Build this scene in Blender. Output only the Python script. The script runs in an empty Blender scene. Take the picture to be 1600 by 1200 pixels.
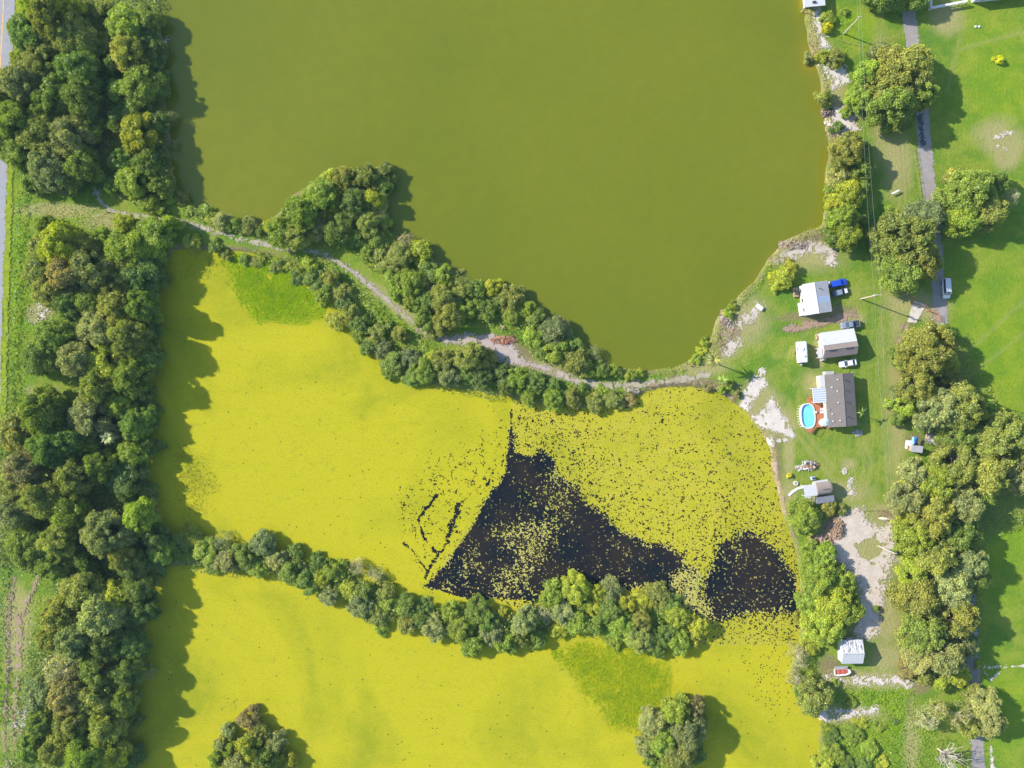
import bpy, math, random
import numpy as np
from mathutils import Vector, Matrix
R_ = math.radians
S = bpy.context.scene
C = S.collection
random.seed(7)
rng = np.random.default_rng(7)

# ------------------------------------------------------------------ camera, sky, sun, exposure
CAMH = 200.0
K = 144.0 / 800.0 / CAMH
cam = bpy.data.cameras.new('camera'); cam.sensor_fit = 'HORIZONTAL'
cam.angle = 2 * math.atan(144.0 / CAMH); cam.clip_start = 1; cam.clip_end = 6000
co = bpy.data.objects.new('camera', cam); co.location = (0, 0, CAMH); C.objects.link(co); S.camera = co
SUN_EL = R_(28.0)
SDX, SDY = -0.935, 0.355
_n = math.hypot(SDX, SDY); SDX /= _n; SDY /= _n
w = bpy.data.worlds.new('World'); S.world = w; w.use_nodes = True
nt = w.node_tree; bg = nt.nodes['Background']
sky = nt.nodes.new('ShaderNodeTexSky'); sky.sky_type = 'NISHITA'; sky.sun_disc = False
sky.sun_elevation = SUN_EL; sky.sun_rotation = math.atan2(SDX, SDY) % (2 * math.pi)
sky.air_density = 1.0; sky.dust_density = 0.4; sky.ozone_density = 1.6
nt.links.new(sky.outputs[0], bg.inputs[0]); bg.inputs[1].default_value = 0.15
sl = bpy.data.lights.new('sun', 'SUN'); sl.energy = 5.0; sl.angle = R_(0.55); sl.color = (1.0, 0.94, 0.84)
so = bpy.data.objects.new('sun', sl); C.objects.link(so)
sv = Vector((SDX * math.cos(SUN_EL), SDY * math.cos(SUN_EL), math.sin(SUN_EL)))
so.rotation_euler = sv.to_track_quat('Z', 'Y').to_euler(); so.location = sv * 150
vs = S.view_settings; vs.view_transform = 'Standard'; vs.look = 'None'; vs.gamma = 1; vs.use_curve_mapping = False
vs.exposure = 1.08
S.cycles.max_bounces = 5; S.cycles.diffuse_bounces = 3; S.cycles.transparent_max_bounces = 4

def P(px, py, h=0.0):
    k = K * (CAMH - h)
    return ((px - 800) * k, (600 - py) * k)

# ------------------------------------------------------------------ noise
def _hash(ix, iy, seed):
    h = (ix.astype(np.int64) * 374761393 + iy.astype(np.int64) * 668265263 + seed * 974634777) & 0xFFFFFFFF
    h = ((h ^ (h >> 13)) * 1274126177) & 0xFFFFFFFF
    h = h ^ (h >> 16)
    return (h & 0xFFFFFF) / float(0xFFFFFF)
def vnoise(x, y, seed=0):
    ix = np.floor(x); iy = np.floor(y); fx = x - ix; fy = y - iy
    fx = fx * fx * (3 - 2 * fx); fy = fy * fy * (3 - 2 * fy)
    a = _hash(ix, iy, seed); b = _hash(ix + 1, iy, seed); c = _hash(ix, iy + 1, seed); d = _hash(ix + 1, iy + 1, seed)
    return (a * (1 - fx) + b * fx) * (1 - fy) + (c * (1 - fx) + d * fx) * fy
def fbm(x, y, s, seed=0, octv=3):
    t = 0; a = 1; tot = 0
    for o in range(octv):
        t = t + a * (vnoise(x / s * 2 ** o + 17.3 * o, y / s * 2 ** o - 9.1 * o, seed + o) - .5) * 2; tot += a; a *= .55
    return t / tot

def poly(pts, h=0.0): return [P(p[0], p[1], h) for p in pts]
def parse(s): return [tuple(float(v) for v in q.split(',')) for q in s.split()]
def sdf(x, y, pts):
    """signed distance, positive inside"""
    d2 = np.full(x.shape, 1e18); ins = np.zeros(x.shape, bool); n = len(pts)
    for i in range(n):
        ax, ay = pts[i]; bx, by = pts[(i + 1) % n]
        ex, ey = bx - ax, by - ay; L = ex * ex + ey * ey + 1e-12
        t = np.clip(((x - ax) * ex + (y - ay) * ey) / L, 0, 1)
        d2 = np.minimum(d2, (x - ax - t * ex) ** 2 + (y - ay - t * ey) ** 2)
        if (ay > by) != (ay < by) or ay != by:
            cond = ((ay > y) != (by > y))
            with np.errstate(divide='ignore', invalid='ignore'):
                xi = (bx - ax) * (y - ay) / (by - ay) + ax
            ins ^= cond & (x < xi)
    return np.where(ins, 1, -1) * np.sqrt(d2)
def ldist(x, y, pts):
    d2 = np.full(x.shape, 1e18)
    for i in range(len(pts) - 1):
        ax, ay = pts[i]; bx, by = pts[i + 1]
        ex, ey = bx - ax, by - ay; L = ex * ex + ey * ey + 1e-12
        t = np.clip(((x - ax) * ex + (y - ay) * ey) / L, 0, 1)
        d2 = np.minimum(d2, (x - ax - t * ex) ** 2 + (y - ay - t * ey) ** 2)
    return np.sqrt(d2)

# ------------------------------------------------------------------ tagging
def tag(o, label=None, cat=None, group=None, kind=None):
    if label: o['label'] = label
    if cat: o['category'] = cat
    if group: o['group'] = group
    if kind: o['kind'] = kind
    return o
def empty(name, loc, rz=0.0, label=None, cat=None, group=None):
    o = bpy.data.objects.new(name, None); o.location = loc; o.rotation_euler = (0, 0, rz); C.objects.link(o)
    o.empty_display_size = .5
    return tag(o, label, cat, group)
def link(name, me, parent=None, loc=None, rz=0.0, mats=None):
    o = bpy.data.objects.new(name, me); C.objects.link(o)
    if parent: o.parent = parent
    if loc is not None: o.location = loc
    o.rotation_euler = (0, 0, rz)
    return o

# ------------------------------------------------------------------ materials
def newmat(name):
    m = bpy.data.materials.new(name); m.use_nodes = True; n = m.node_tree.nodes; l = m.node_tree.links
    return m, n, l, n['Principled BSDF']
def setin(b, rough=.8, spec=.3, metal=0.0):
    b.inputs['Roughness'].default_value = rough
    b.inputs['Specular IOR Level'].default_value = spec
    b.inputs['Metallic'].default_value = metal
def coords(n, l, scale=1.0, obj=False):
    tc = n.new('ShaderNodeTexCoord'); mp = n.new('ShaderNodeMapping'); mp.inputs['Scale'].default_value = (scale,) * 3 if not isinstance(scale, tuple) else scale
    l.new(tc.outputs['Object'], mp.inputs['Vector']); return mp.outputs[0]
def noise(n, l, vec, scale, detail=3, rough=.6, dist=0.0):
    t = n.new('ShaderNodeTexNoise'); t.inputs['Scale'].default_value = scale; t.inputs['Detail'].default_value = detail
    t.inputs['Roughness'].default_value = rough; t.inputs['Distortion'].default_value = dist
    l.new(vec, t.inputs['Vector']); return t.outputs['Fac']
def ramp(n, l, fac, stops):
    r = n.new('ShaderNodeValToRGB'); e = r.color_ramp.elements
    while len(e) < len(stops): e.new(.5)
    for i, (p, c) in enumerate(stops): e[i].position = p; e[i].color = (*c, 1)
    l.new(fac, r.inputs['Fac']); return r.outputs['Color']
def mix(n, l, fac, a, b, mode='MIX'):
    m = n.new('ShaderNodeMix'); m.data_type = 'RGBA'; m.blend_type = mode
    for s, v in ((m.inputs[0], fac), (m.inputs[6], a), (m.inputs[7], b)):
        if isinstance(v, (int, float)): s.default_value = v
        elif isinstance(v, tuple): s.default_value = (*v, 1)
        else: l.new(v, s)
    return m.outputs[2]
def maprange(n, l, v, a, b, c=0.0, d=1.0):
    m = n.new('ShaderNodeMapRange'); m.inputs[1].default_value = a; m.inputs[2].default_value = b
    m.inputs[3].default_value = c; m.inputs[4].default_value = d; l.new(v, m.inputs[0]); return m.outputs[0]
def bump(n, l, b, h, strength=.5, dist=.1):
    t = n.new('ShaderNodeBump'); t.inputs['Strength'].default_value = strength; t.inputs['Distance'].default_value = dist
    l.new(h, t.inputs['Height']); l.new(t.outputs[0], b.inputs['Normal'])
def plain(name, col, rough=.7, spec=.3, metal=0.0, var=.15, scale=1.5, bmp=0.0):
    m, n, l, b = newmat(name); setin(b, rough, spec, metal)
    v = coords(n, l); f = noise(n, l, v, scale, 4)
    g = noise(n, l, v, scale * 9, 2)
    c = mix(n, l, maprange(n, l, f, .3, .7), tuple(x * (1 - var) for x in col), tuple(min(1, x * (1 + var * .7)) for x in col))
    c = mix(n, l, maprange(n, l, g, .35, .65, 0, .35), c, tuple(x * (1 - var * 1.5) for x in col))
    l.new(c, b.inputs['Base Color'])
    if bmp: bump(n, l, b, g, bmp, .03)
    return m

def mat_ground():
    m, n, l, b = newmat('ground_grass'); setin(b, .95, .1)
    v = coords(n, l)
    big = noise(n, l, v, .03, 4, .6, .5); mid = noise(n, l, v, .16, 4, .65, .4); fine = noise(n, l, v, 1.1, 4, .75); tiny = noise(n, l, v, 3.5, 2, .7)
    c = mix(n, l, maprange(n, l, big, .38, .62), (.100, .192, .014), (.158, .226, .018))
    c = mix(n, l, maprange(n, l, mid, .45, .72), c, (.225, .25, .040))
    c = mix(n, l, maprange(n, l, mid, .5, .28, 0, .8), c, (.082, .170, .024))
    at = n.new('ShaderNodeAttribute'); at.attribute_name = 'gmask'
    sep = n.new('ShaderNodeSeparateColor'); l.new(at.outputs['Color'], sep.inputs[0])
    # R: worn / dry  G: lush bright  B: bare soil
    c = mix(n, l, sep.outputs[1], c, mix(n, l, maprange(n, l, mid, .35, .65), (.130, .228, .010), (.200, .272, .012)))
    nz = n.new('ShaderNodeMath'); nz.operation = 'MULTIPLY'; l.new(sep.outputs[0], nz.inputs[0]); l.new(maprange(n, l, fine, .3, .62, .35, 1.25), nz.inputs[1])
    c = mix(n, l, nz.outputs[0], c, mix(n, l, maprange(n, l, tiny, .3, .7), (.25, .235, .075), (.36, .31, .15)))
    nb = n.new('ShaderNodeMath'); nb.operation = 'MULTIPLY'; l.new(sep.outputs[2], nb.inputs[0]); l.new(maprange(n, l, fine, .35, .6, .3, 1.3), nb.inputs[1])
    c = mix(n, l, nb.outputs[0], c, mix(n, l, maprange(n, l, tiny, .3, .7), (.12, .09, .05), (.30, .22, .13)))
    c = mix(n, l, maprange(n, l, fine, .4, .75, 0, .5), c, mix(n, l, 1.0, c, (.55, .6, .5), 'MULTIPLY'))
    c = mix(n, l, maprange(n, l, tiny, .5, .75, 0, .4), c, mix(n, l, 1.0, c, (1.35, 1.25, 1.2), 'MULTIPLY'))
    l.new(c, b.inputs['Base Color'])
    ad = n.new('ShaderNodeMath'); ad.operation = 'ADD'; l.new(fine, ad.inputs[0]); l.new(tiny, ad.inputs[1])
    bump(n, l, b, ad.outputs[0], .85, .35)
    return m
def mat_lake():
    m, n, l, b = newmat('lake_water_mat'); setin(b, .12, .5)
    b.inputs['IOR'].default_value = 1.33
    v = coords(n, l); big = noise(n, l, v, .012, 2, .5); f2 = noise(n, l, v, .25, 5, .7, .6)
    c = mix(n, l, maprange(n, l, big, .35, .65), (.104, .124, .006), (.132, .142, .008))
    c = mix(n, l, maprange(n, l, f2, .35, .7, 0, .35), c, (.085, .104, .008))
    at = n.new('ShaderNodeAttribute'); at.attribute_name = 'shallow'
    c = mix(n, l, at.outputs['Fac'], c, (.17, .14, .005))
    l.new(c, b.inputs['Base Color'])
    w1 = noise(n, l, coords(n, l, (1, 1.4, 1)), 1.6, 4, .6, .3); bump(n, l, b, w1, .25, .1)
    return m
def mat_dark():
    m, n, l, b = newmat('pond_water_mat'); setin(b, .10, .35); b.inputs['IOR'].default_value = 1.33
    v = coords(n, l); f = noise(n, l, v, .08, 3); g = noise(n, l, v, 2.6, 3, .75); q = noise(n, l, v, .05, 2)
    c = mix(n, l, maprange(n, l, f, .4, .62), (.004, .006, .009), (.018, .013, .010))
    c = mix(n, l, maprange(n, l, g, .6, .68, 0, .55), c, (.085, .062, .042))
    l.new(c, b.inputs['Base Color']); bump(n, l, b, noise(n, l, v, 2.0, 3), .08, .05)
    return m
def mat_weed(name, ca, cb, cc):
    m, n, l, b = newmat(name); setin(b, .9, .08)
    v = coords(n, l); big = noise(n, l, v, .025, 3, .6, 1.0); mid = noise(n, l, v, .3, 4, .7); fine = noise(n, l, v, 2.2, 3, .8); vein = noise(n, l, v, .11, 5, .6, 1.2)
    c = mix(n, l, maprange(n, l, big, .47, .72), ca, cb)
    c = mix(n, l, maprange(n, l, mid, .45, .75, 0, .5), c, cc)
    c = mix(n, l, maprange(n, l, fine, .48, .64, 0, .85), c, mix(n, l, 1.0, c, (.70, .76, .7), 'MULTIPLY'))
    c = mix(n, l, maprange(n, l, noise(n, l, coords(n, l, (.5, 2.2, 1)), .12, 5, .7, 1.5), .5, .7, 0, .45), c, mix(n, l, 1.0, c, (.80, .90, .8), 'MULTIPLY'))
    c = mix(n, l, maprange(n, l, fine, .42, .28, 0, .4), c, mix(n, l, 1.0, c, (1.12, 1.1, 1.6), 'MULTIPLY'))
    # thin meandering joints between floating sheets
    mm = n.new('ShaderNodeMath'); mm.operation = 'SUBTRACT'; l.new(vein, mm.inputs[0]); mm.inputs[1].default_value = .5
    ab = n.new('ShaderNodeMath'); ab.operation = 'ABSOLUTE'; l.new(mm.outputs[0], ab.inputs[0])
    ln = maprange(n, l, ab.outputs[0], .008, .0, 0, .7)
    gate = maprange(n, l, noise(n, l, v, .5, 2), .46, .58)
    g2 = n.new('ShaderNodeMath'); g2.operation = 'MULTIPLY'; l.new(ln, g2.inputs[0]); l.new(gate, g2.inputs[1])
    c = mix(n, l, g2.outputs[0], c, (.13, .15, .02))
    l.new(c, b.inputs['Base Color']); bump(n, l, b, fine, .35, .06)
    return m
def mat_foliage(name='foliage'):
    m = bpy.data.materials.new(name); m.use_nodes = True; n = m.node_tree.nodes; l = m.node_tree.links; n.clear()
    out = n.new('ShaderNodeOutputMaterial'); oi = n.new('ShaderNodeObjectInfo')
    at = n.new('ShaderNodeAttribute'); at.attribute_name = 'tint'
    sp = n.new('ShaderNodeSeparateColor'); l.new(at.outputs['Color'], sp.inputs[0])
    c = oi.outputs['Color']
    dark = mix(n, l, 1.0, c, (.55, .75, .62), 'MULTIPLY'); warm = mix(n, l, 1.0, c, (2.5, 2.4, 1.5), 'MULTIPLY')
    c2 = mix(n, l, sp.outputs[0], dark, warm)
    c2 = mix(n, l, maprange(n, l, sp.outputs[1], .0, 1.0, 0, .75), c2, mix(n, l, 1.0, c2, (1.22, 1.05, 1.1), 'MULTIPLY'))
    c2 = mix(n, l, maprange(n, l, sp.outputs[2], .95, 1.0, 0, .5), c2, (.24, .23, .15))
    d = n.new('ShaderNodeBsdfDiffuse'); l.new(c2, d.inputs[0])
    t = n.new('ShaderNodeBsdfTranslucent'); l.new(mix(n, l, 1.0, c2, (1.3, 1.4, .5), 'MULTIPLY'), t.inputs[0])
    g = n.new('ShaderNodeBsdfGlossy'); g.inputs['Roughness'].default_value = .45; g.inputs[0].default_value = (.7, .75, .7, 1)
    ms = n.new('ShaderNodeMixShader'); ms.inputs[0].default_value = .36; l.new(d.outputs[0], ms.inputs[1]); l.new(t.outputs[0], ms.inputs[2])
    m2 = n.new('ShaderNodeMixShader'); m2.inputs[0].default_value = .035; l.new(ms.outputs[0], m2.inputs[1]); l.new(g.outputs[0], m2.inputs[2])
    l.new(m2.outputs[0], out.inputs[0]); return m
def mat_sand(name, a, b_, c_):
    m, n, l, b = newmat(name); setin(b, .9, .15)
    v = coords(n, l); f = noise(n, l, v, .5, 5, .7, .5); g = noise(n, l, v, 3.0, 3, .8)
    c = mix(n, l, maprange(n, l, f, .35, .65), a, b_); c = mix(n, l, maprange(n, l, g, .5, .75, 0, .7), c, c_)
    l.new(c, b.inputs['Base Color']); bump(n, l, b, g, .6, .12); return m
def mat_metal_roof(name, col, dirt=(.2, .19, .18), amount=.5, axis=0):
    m, n, l, b = newmat(name); setin(b, .45, .4)
    sc = (.5, 3.0, 1) if axis == 0 else (3.0, .5, 1)
    v = coords(n, l, sc); f = noise(n, l, v, 1.3, 5, .7)
    g = noise(n, l, coords(n, l), .7, 4, .6)
    c = mix(n, l, maprange(n, l, f, *((.5, .78) if axis == 0 else (.44, .60)), 0, amount), col, dirt)
    c = mix(n, l, maprange(n, l, g, .3, .7, 0, .2), c, tuple(x * .75 for x in col))
    l.new(c, b.inputs['Base Color']); return m
def mat_shingle(name, a, b_):
    m, n, l, b = newmat(name); setin(b, .9, .2)
    v = coords(n, l); f = noise(n, l, v, .6, 5, .7); g = noise(n, l, v, 9, 3, .8)
    c = mix(n, l, maprange(n, l, f, .3, .7), a, b_); c = mix(n, l, maprange(n, l, g, .4, .7, 0, .5), c, tuple(x * .6 for x in a))
    l.new(c, b.inputs['Base Color']); bump(n, l, b, g, .5, .03); return m
def mat_paint(name, col, rough=.22):
    m, n, l, b = newmat(name); setin(b, rough, .5); b.inputs['Coat Weight'].default_value = .6; b.inputs['Coat Roughness'].default_value = .08
    f = noise(n, l, coords(n, l), 3, 3); l.new(mix(n, l, maprange(n, l, f, .3, .7, 0, .3), col, tuple(x * .8 for x in col)), b.inputs['Base Color']); return m

M = {}
M['ground'] = mat_ground(); M['lake'] = mat_lake(); M['pond'] = mat_dark()
M['weed'] = mat_weed('duckweed_mat', (.335, .306, .010), (.205, .225, .008), (.36, .31, .02))
M['weedr'] = mat_weed('broken_duckweed_mat', (.330, .300, .018), (.24, .24, .012), (.35, .285, .05))
M['bits'] = mat_weed('floating_bits_mat', (.33, .30, .07), (.26, .26, .04), (.38, .29, .14))
M['leaf'] = mat_foliage()
M['bark'] = plain('bark', (.21, .18, .14), .95, .1, var=.35, scale=2, bmp=.6)
M['pale_bark'] = plain('bleached_wood', (.42, .37, .31), .9, .1, var=.3, scale=2)
M['sand'] = mat_sand('white_sand', (.52, .47, .42), (.42, .365, .31), (.27, .23, .19))
M['tan'] = mat_sand('tan_soil', (.30, .225, .155), (.24, .17, .11), (.15, .115, .07))
M['pink'] = mat_sand('pinkish_dirt', (.29, .20, .15), (.24, .165, .115), (.17, .15, .06))
M['pathm'] = mat_sand('trodden_path', (.36, .31, .235), (.25, .225, .15), (.12, .15, .045))
M['gravel'] = mat_sand('lane_gravel', (.27, .24, .225), (.22, .20, .185), (.15, .145, .12))
M['asphalt'] = mat_sand('grey_asphalt', (.27, .26, .28), (.23, .23, .25), (.19, .19, .20))
M['patch'] = mat_sand('dark_asphalt', (.06, .06, .07), (.08, .08, .085), (.05, .05, .05))
M['yline'] = plain('yellow_road_paint', (.62, .36, .10), .8, .2)
M['conc'] = plain('concrete', (.48, .43, .36), .9, .2, var=.2, scale=1)
M['white'] = plain('white_paint', (.54, .54, .53), .5, .4, var=.06)
M['cream'] = plain('cream_siding', (.62, .56, .44), .7, .3, var=.1)
M['beige'] = plain('beige_siding', (.50, .46, .40), .7, .3, var=.1)
M['glass'] = plain('window_glass', (.03, .045, .06), .08, .6, var=.1)
M['rubber'] = plain('black_rubber', (.02, .02, .02), .8, .3)
M['steel'] = plain('grey_steel', (.35, .36, .38), .4, .5, .3, var=.1)
M['dark'] = plain('dark_trim', (.04, .04, .045), .6, .3)
M['rwhite'] = mat_metal_roof('bright_white_metal', (.43, .43, .435), (.31, .31, .31), .8)
M['rgrey'] = mat_metal_roof('weathered_pale_metal', (.33, .33, .34), (.21, .195, .19), 1.0)
M['rblue'] = mat_metal_roof('blue_grey_metal', (.30, .36, .47), (.25, .3, .38), .3)
M['rmould'] = mat_metal_roof('mouldy_white_metal', (.56, .56, .56), (.09, .09, .09), 1.0, axis=1)
M['brown'] = mat_shingle('pinkish_brown_roofing', (.235, .19, .17), (.19, .155, .14))
M['shing'] = mat_shingle('grey_brown_shingle', (.165, .145, .13), (.125, .11, .105))
M['deckm'] = plain('red_brown_deck_stain', (.42, .15, .07), .7, .3, var=.2, scale=2)
mm_, n_, l_, b_ = newmat('marsh_blades'); setin(b_, .95, .02)
oi_ = n_.new('ShaderNodeObjectInfo'); v_ = coords(n_, l_)
cc_ = mix(n_, l_, maprange(n_, l_, noise(n_, l_, v_, .22, 4, .7, .5), .35, .65), mix(n_, l_, 1.0, oi_.outputs['Color'], (.78, .88, 1.0), 'MULTIPLY'), mix(n_, l_, 1.0, oi_.outputs['Color'], (1.25, 1.12, 1.0), 'MULTIPLY'))
cc_ = mix(n_, l_, maprange(n_, l_, noise(n_, l_, v_, 1.8, 3, .8), .5, .7, 0, .6), cc_, mix(n_, l_, 1.0, cc_, (.7, .78, .8), 'MULTIPLY'))
l_.new(cc_, b_.inputs['Base Color']); M['marsh'] = mm_
M['poolw'] = None
def mat_pool():
    m, n, l, b = newmat('pool_water'); setin(b, .05, .5); v = coords(n, l); f = noise(n, l, v, 1.2, 3, .6, 1)
    l.new(mix(n, l, maprange(n, l, f, .3, .7), (.12, .50, .62), (.20, .60, .68)), b.inputs['Base Color']); bump(n, l, b, noise(n, l, v, 3, 2), .1, .05); return m
M['poolw'] = mat_pool()
M['liner'] = plain('blue_pool_liner', (.02, .28, .48), .4, .4)
M['teal'] = plain('pale_teal_fabric', (.33, .62, .62), .8, .2)
M['tarp'] = plain('blue_tarp', (.03, .22, .62), .45, .4, var=.25, scale=2)
M['red'] = plain('faded_red', (.42, .10, .07), .7, .3)
M['wood'] = plain('weathered_plank', (.33, .24, .16), .9, .1, var=.3)
M['orange'] = plain('rusty_orange_rail', (.45, .20, .08), .7, .2)
M['debris'] = plain('grey_brown_debris', (.28, .2, .16), .9, .1, var=.5, scale=2)
M['rust'] = plain('orange_brown_debris', (.46, .26, .12), .9, .1, var=.4, scale=2)
M['carblue'] = mat_paint('blue_car_paint', (.012, .055, .42)); M['cardark'] = mat_paint('dark_car_paint', (.02, .03, .07))
M['cargrey'] = mat_paint('grey_car_paint', (.17, .20, .26)); M['carwhite'] = mat_paint('white_car_paint', (.60, .60, .61))
M['palm'] = None

# ------------------------------------------------------------------ mesh builder
class MB:
    def __init__(s): s.v = []; s.f = []
    def box(s, cx, cy, cz, sx, sy, sz, rz=0.0):
        b = len(s.v); c, n = math.cos(rz), math.sin(rz)
        for dz in (-.5, .5):
            for dx, dy in ((-.5, -.5), (.5, -.5), (.5, .5), (-.5, .5)):
                x, y = dx * sx, dy * sy; s.v.append((cx + x * c - y * n, cy + x * n + y * c, cz + dz * sz))
        s.f += [tuple(b + i for i in q) for q in ((3, 2, 1, 0), (4, 5, 6, 7), (0, 1, 5, 4), (1, 2, 6, 5), (2, 3, 7, 6), (3, 0, 4, 7))]
        return s
    def tube(s, pts, rad, seg=6):
        b = len(s.v); n = len(pts)
        if not hasattr(rad, '__len__'): rad = [rad] * n
        for i, p in enumerate(pts):
            p = Vector(p); d = (Vector(pts[min(i + 1, n - 1)]) - Vector(pts[max(i - 1, 0)])).normalized()
            u = d.orthogonal().normalized(); 
            if i: 
                u = (pu - d * pu.dot(d)); u = u.normalized() if u.length > 1e-6 else d.orthogonal().normalized()
            pu = u; w_ = d.cross(u)
            for k in range(seg):
                a = 2 * math.pi * k / seg; q = p + (u * math.cos(a) + w_ * math.sin(a)) * rad[i]; s.v.append(tuple(q))
        for i in range(n - 1):
            for k in range(seg):
                a = b + i * seg + k; c = b + i * seg + (k + 1) % seg; s.f.append((a, c, c + seg, a + seg))
        s.f.append(tuple(b + k for k in range(seg))[::-1]); s.f.append(tuple(b + (n - 1) * seg + k for k in range(seg)))
        return s
    def prism(s, pts, z0, z1):
        b = len(s.v); n = len(pts)
        for z in (z0, z1):
            for p in pts: s.v.append((p[0], p[1], z))
        s.f.append(tuple(range(b + n - 1, b - 1, -1))); s.f.append(tuple(range(b + n, b + 2 * n)))
        for i in range(n): j = (i + 1) % n; s.f.append((b + i, b + j, b + n + j, b + n + i))
        return s
    def slab(s, q, t):
        """quad q (4 pts, ccw from above) extruded down by t"""
        b = len(s.v)
        for p in q: s.v.append(tuple(p))
        for p in q: s.v.append((p[0], p[1], p[2] - t))
        s.f += [(b, b + 1, b + 2, b + 3), (b + 7, b + 6, b + 5, b + 4)]
        for i in range(4): j = (i + 1) % 4; s.f.append((b + i, b + 4 + i, b + 4 + j, b + j))
        return s
    def loft(s, rings):
        b = len(s.v); m = len(rings[0])
        for r in rings: s.v += [tuple(p) for p in r]
        for i in range(len(rings) - 1):
            for k in range(m):
                a = b + i * m + k; c = b + i * m + (k + 1) % m; s.f.append((a, a + m, c + m, c))
        s.f.append(tuple(b + k for k in range(m))); s.f.append(tuple(b + (len(rings) - 1) * m + k for k in range(m))[::-1])
        return s
    def mesh(s, name, mat):
        me = bpy.data.meshes.new(name); me.from_pydata(s.v, [], s.f); me.materials.append(mat); me.update(); return me
    def build(s, name, mat, parent=None, smooth=False, **k):
        me = s.mesh(name, mat)
        if smooth: me.polygons.foreach_set('use_smooth', [True] * len(me.polygons))
        return link(name, me, parent, **k)

def grid_quads(name, xs0, ys0, cell_mask, x0, y0, cell, zfun, mat, merge):
    """mesh from kept cells; rows merged into long quads when merge"""
    H, W = cell_mask.shape
    quads = []
    if merge:
        prev = {}
        for j in range(H):
            row = cell_mask[j].astype(np.int8)
            d = np.diff(np.concatenate(([0], row, [0]))); st = np.where(d == 1)[0]; en = np.where(d == -1)[0]
            cur = {}
            for a, b in zip(st.tolist(), en.tolist()):
                if (a, b) in prev: q = prev[(a, b)]; q[3] = j + 1; cur[(a, b)] = q
                else: q = [a, b, j, j + 1]; quads.append(q); cur[(a, b)] = q
            prev = cur
        q = np.array(quads, float)
        X = np.stack([q[:, 0], q[:, 1], q[:, 1], q[:, 0]], 1); Y = np.stack([q[:, 2], q[:, 2], q[:, 3], q[:, 3]], 1)
        vx = (x0 + X * cell).ravel(); vy = (y0 + Y * cell).ravel(); vz = zfun(vx, vy)
        verts = np.stack([vx, vy, vz], 1).astype(np.float32); n = len(q)
        idx = np.arange(n * 4, dtype=np.int32)
    else:
        jj, ii = np.where(cell_mask); n = len(jj)
        key = lambda a, b: b * (W + 1) + a
        c = np.stack([key(ii, jj), key(ii + 1, jj), key(ii + 1, jj + 1), key(ii, jj + 1)], 1).ravel()
        u, inv = np.unique(c, return_inverse=True)
        vx = x0 + (u % (W + 1)) * cell; vy = y0 + (u // (W + 1)) * cell
        verts = np.stack([vx, vy, zfun(vx, vy)], 1).astype(np.float32); idx = inv.astype(np.int32)
    me = bpy.data.meshes.new(name); me.vertices.add(len(verts)); me.vertices.foreach_set('co', verts.ravel())
    me.loops.add(n * 4); me.loops.foreach_set('vertex_index', idx.ravel())
    me.polygons.add(n); me.polygons.foreach_set('loop_start', np.arange(0, n * 4, 4, dtype=np.int32))
    me.update(calc_edges=True); me.materials.append(mat)
    return link(name, me)

# ------------------------------------------------------------------ shore lines (target pixels)
LAKE = poly(parse("253,-300 253,0 250,60 246,110 255,150 262,190 262,230 268,270 275,300 300,322 340,336 380,350 414,356 420,345 440,325 455,305 475,293 500,276 520,266 545,264 575,264 603,258 610,268 606,300 603,330 608,362 640,380 665,400 700,418 730,433 780,448 820,468 850,492 880,512 920,542 945,565 975,576 1010,578 1050,574 1080,561 1108,535 1122,500 1148,470 1178,438 1202,405 1228,377 1258,362 1284,350 1291,310 1291,270 1296,230 1291,190 1284,160 1281,120 1271,95 1263,60 1258,0 1258,-300"))
PONDO = poly(parse("272,392 300,388 330,390 380,392 430,402 480,430 520,470 550,515 600,560 640,590 700,603 750,610 800,622 860,634 920,636 960,634 985,622 1000,614 1040,607 1080,606 1120,614 1150,632 1172,652 1192,676 1203,705 1211,740 1222,790 1232,830 1242,860 1250,900 1254,960 1250,1000 1238,1040 1240,1080 1265,1100 1282,1130 1278,1170 1284,1230 1290,1450 190,1450 200,1200 198,1130 208,1050 225,1000 230,940 238,895 250,850 240,780 230,720 222,660 225,600 238,540 243,470 255,420"))
BERM = poly(parse("200,840 270,838 330,850 400,862 440,868 500,886 560,908 600,928 640,943 680,955 740,968 800,963 850,940 900,932 960,937 1010,945 1060,950 1085,968 1100,982 1090,1003 1050,1009 1000,1008 950,994 900,982 850,984 800,992 740,1000 690,988 640,970 580,950 520,928 470,908 410,893 340,888 290,884 200,885"))
ISL = [P(1052, 1158) + (7.2,), P(395, 1185) + (7.0,)]

def land(x, y):
    """signed distance to shore, positive on land"""
    nz = fbm(x, y, 6.0, 3, 3) * 0.9
    a = -sdf(x, y, LAKE); b = -sdf(x, y, PONDO); c = sdf(x, y, BERM)
    s = np.minimum(a, np.maximum(b, c))
    for ix, iy, r in ISL: s = np.maximum(s, r - np.hypot(x - ix, y - iy))
    return s + nz
def zland(s):
    return np.where(s < 0, np.maximum(-.5 + s * .55, -2.2), np.minimum(-.5 + s * .5, 0.0))
def terrain(x, y): return zland(land(x, y))
WZ = -0.5

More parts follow.
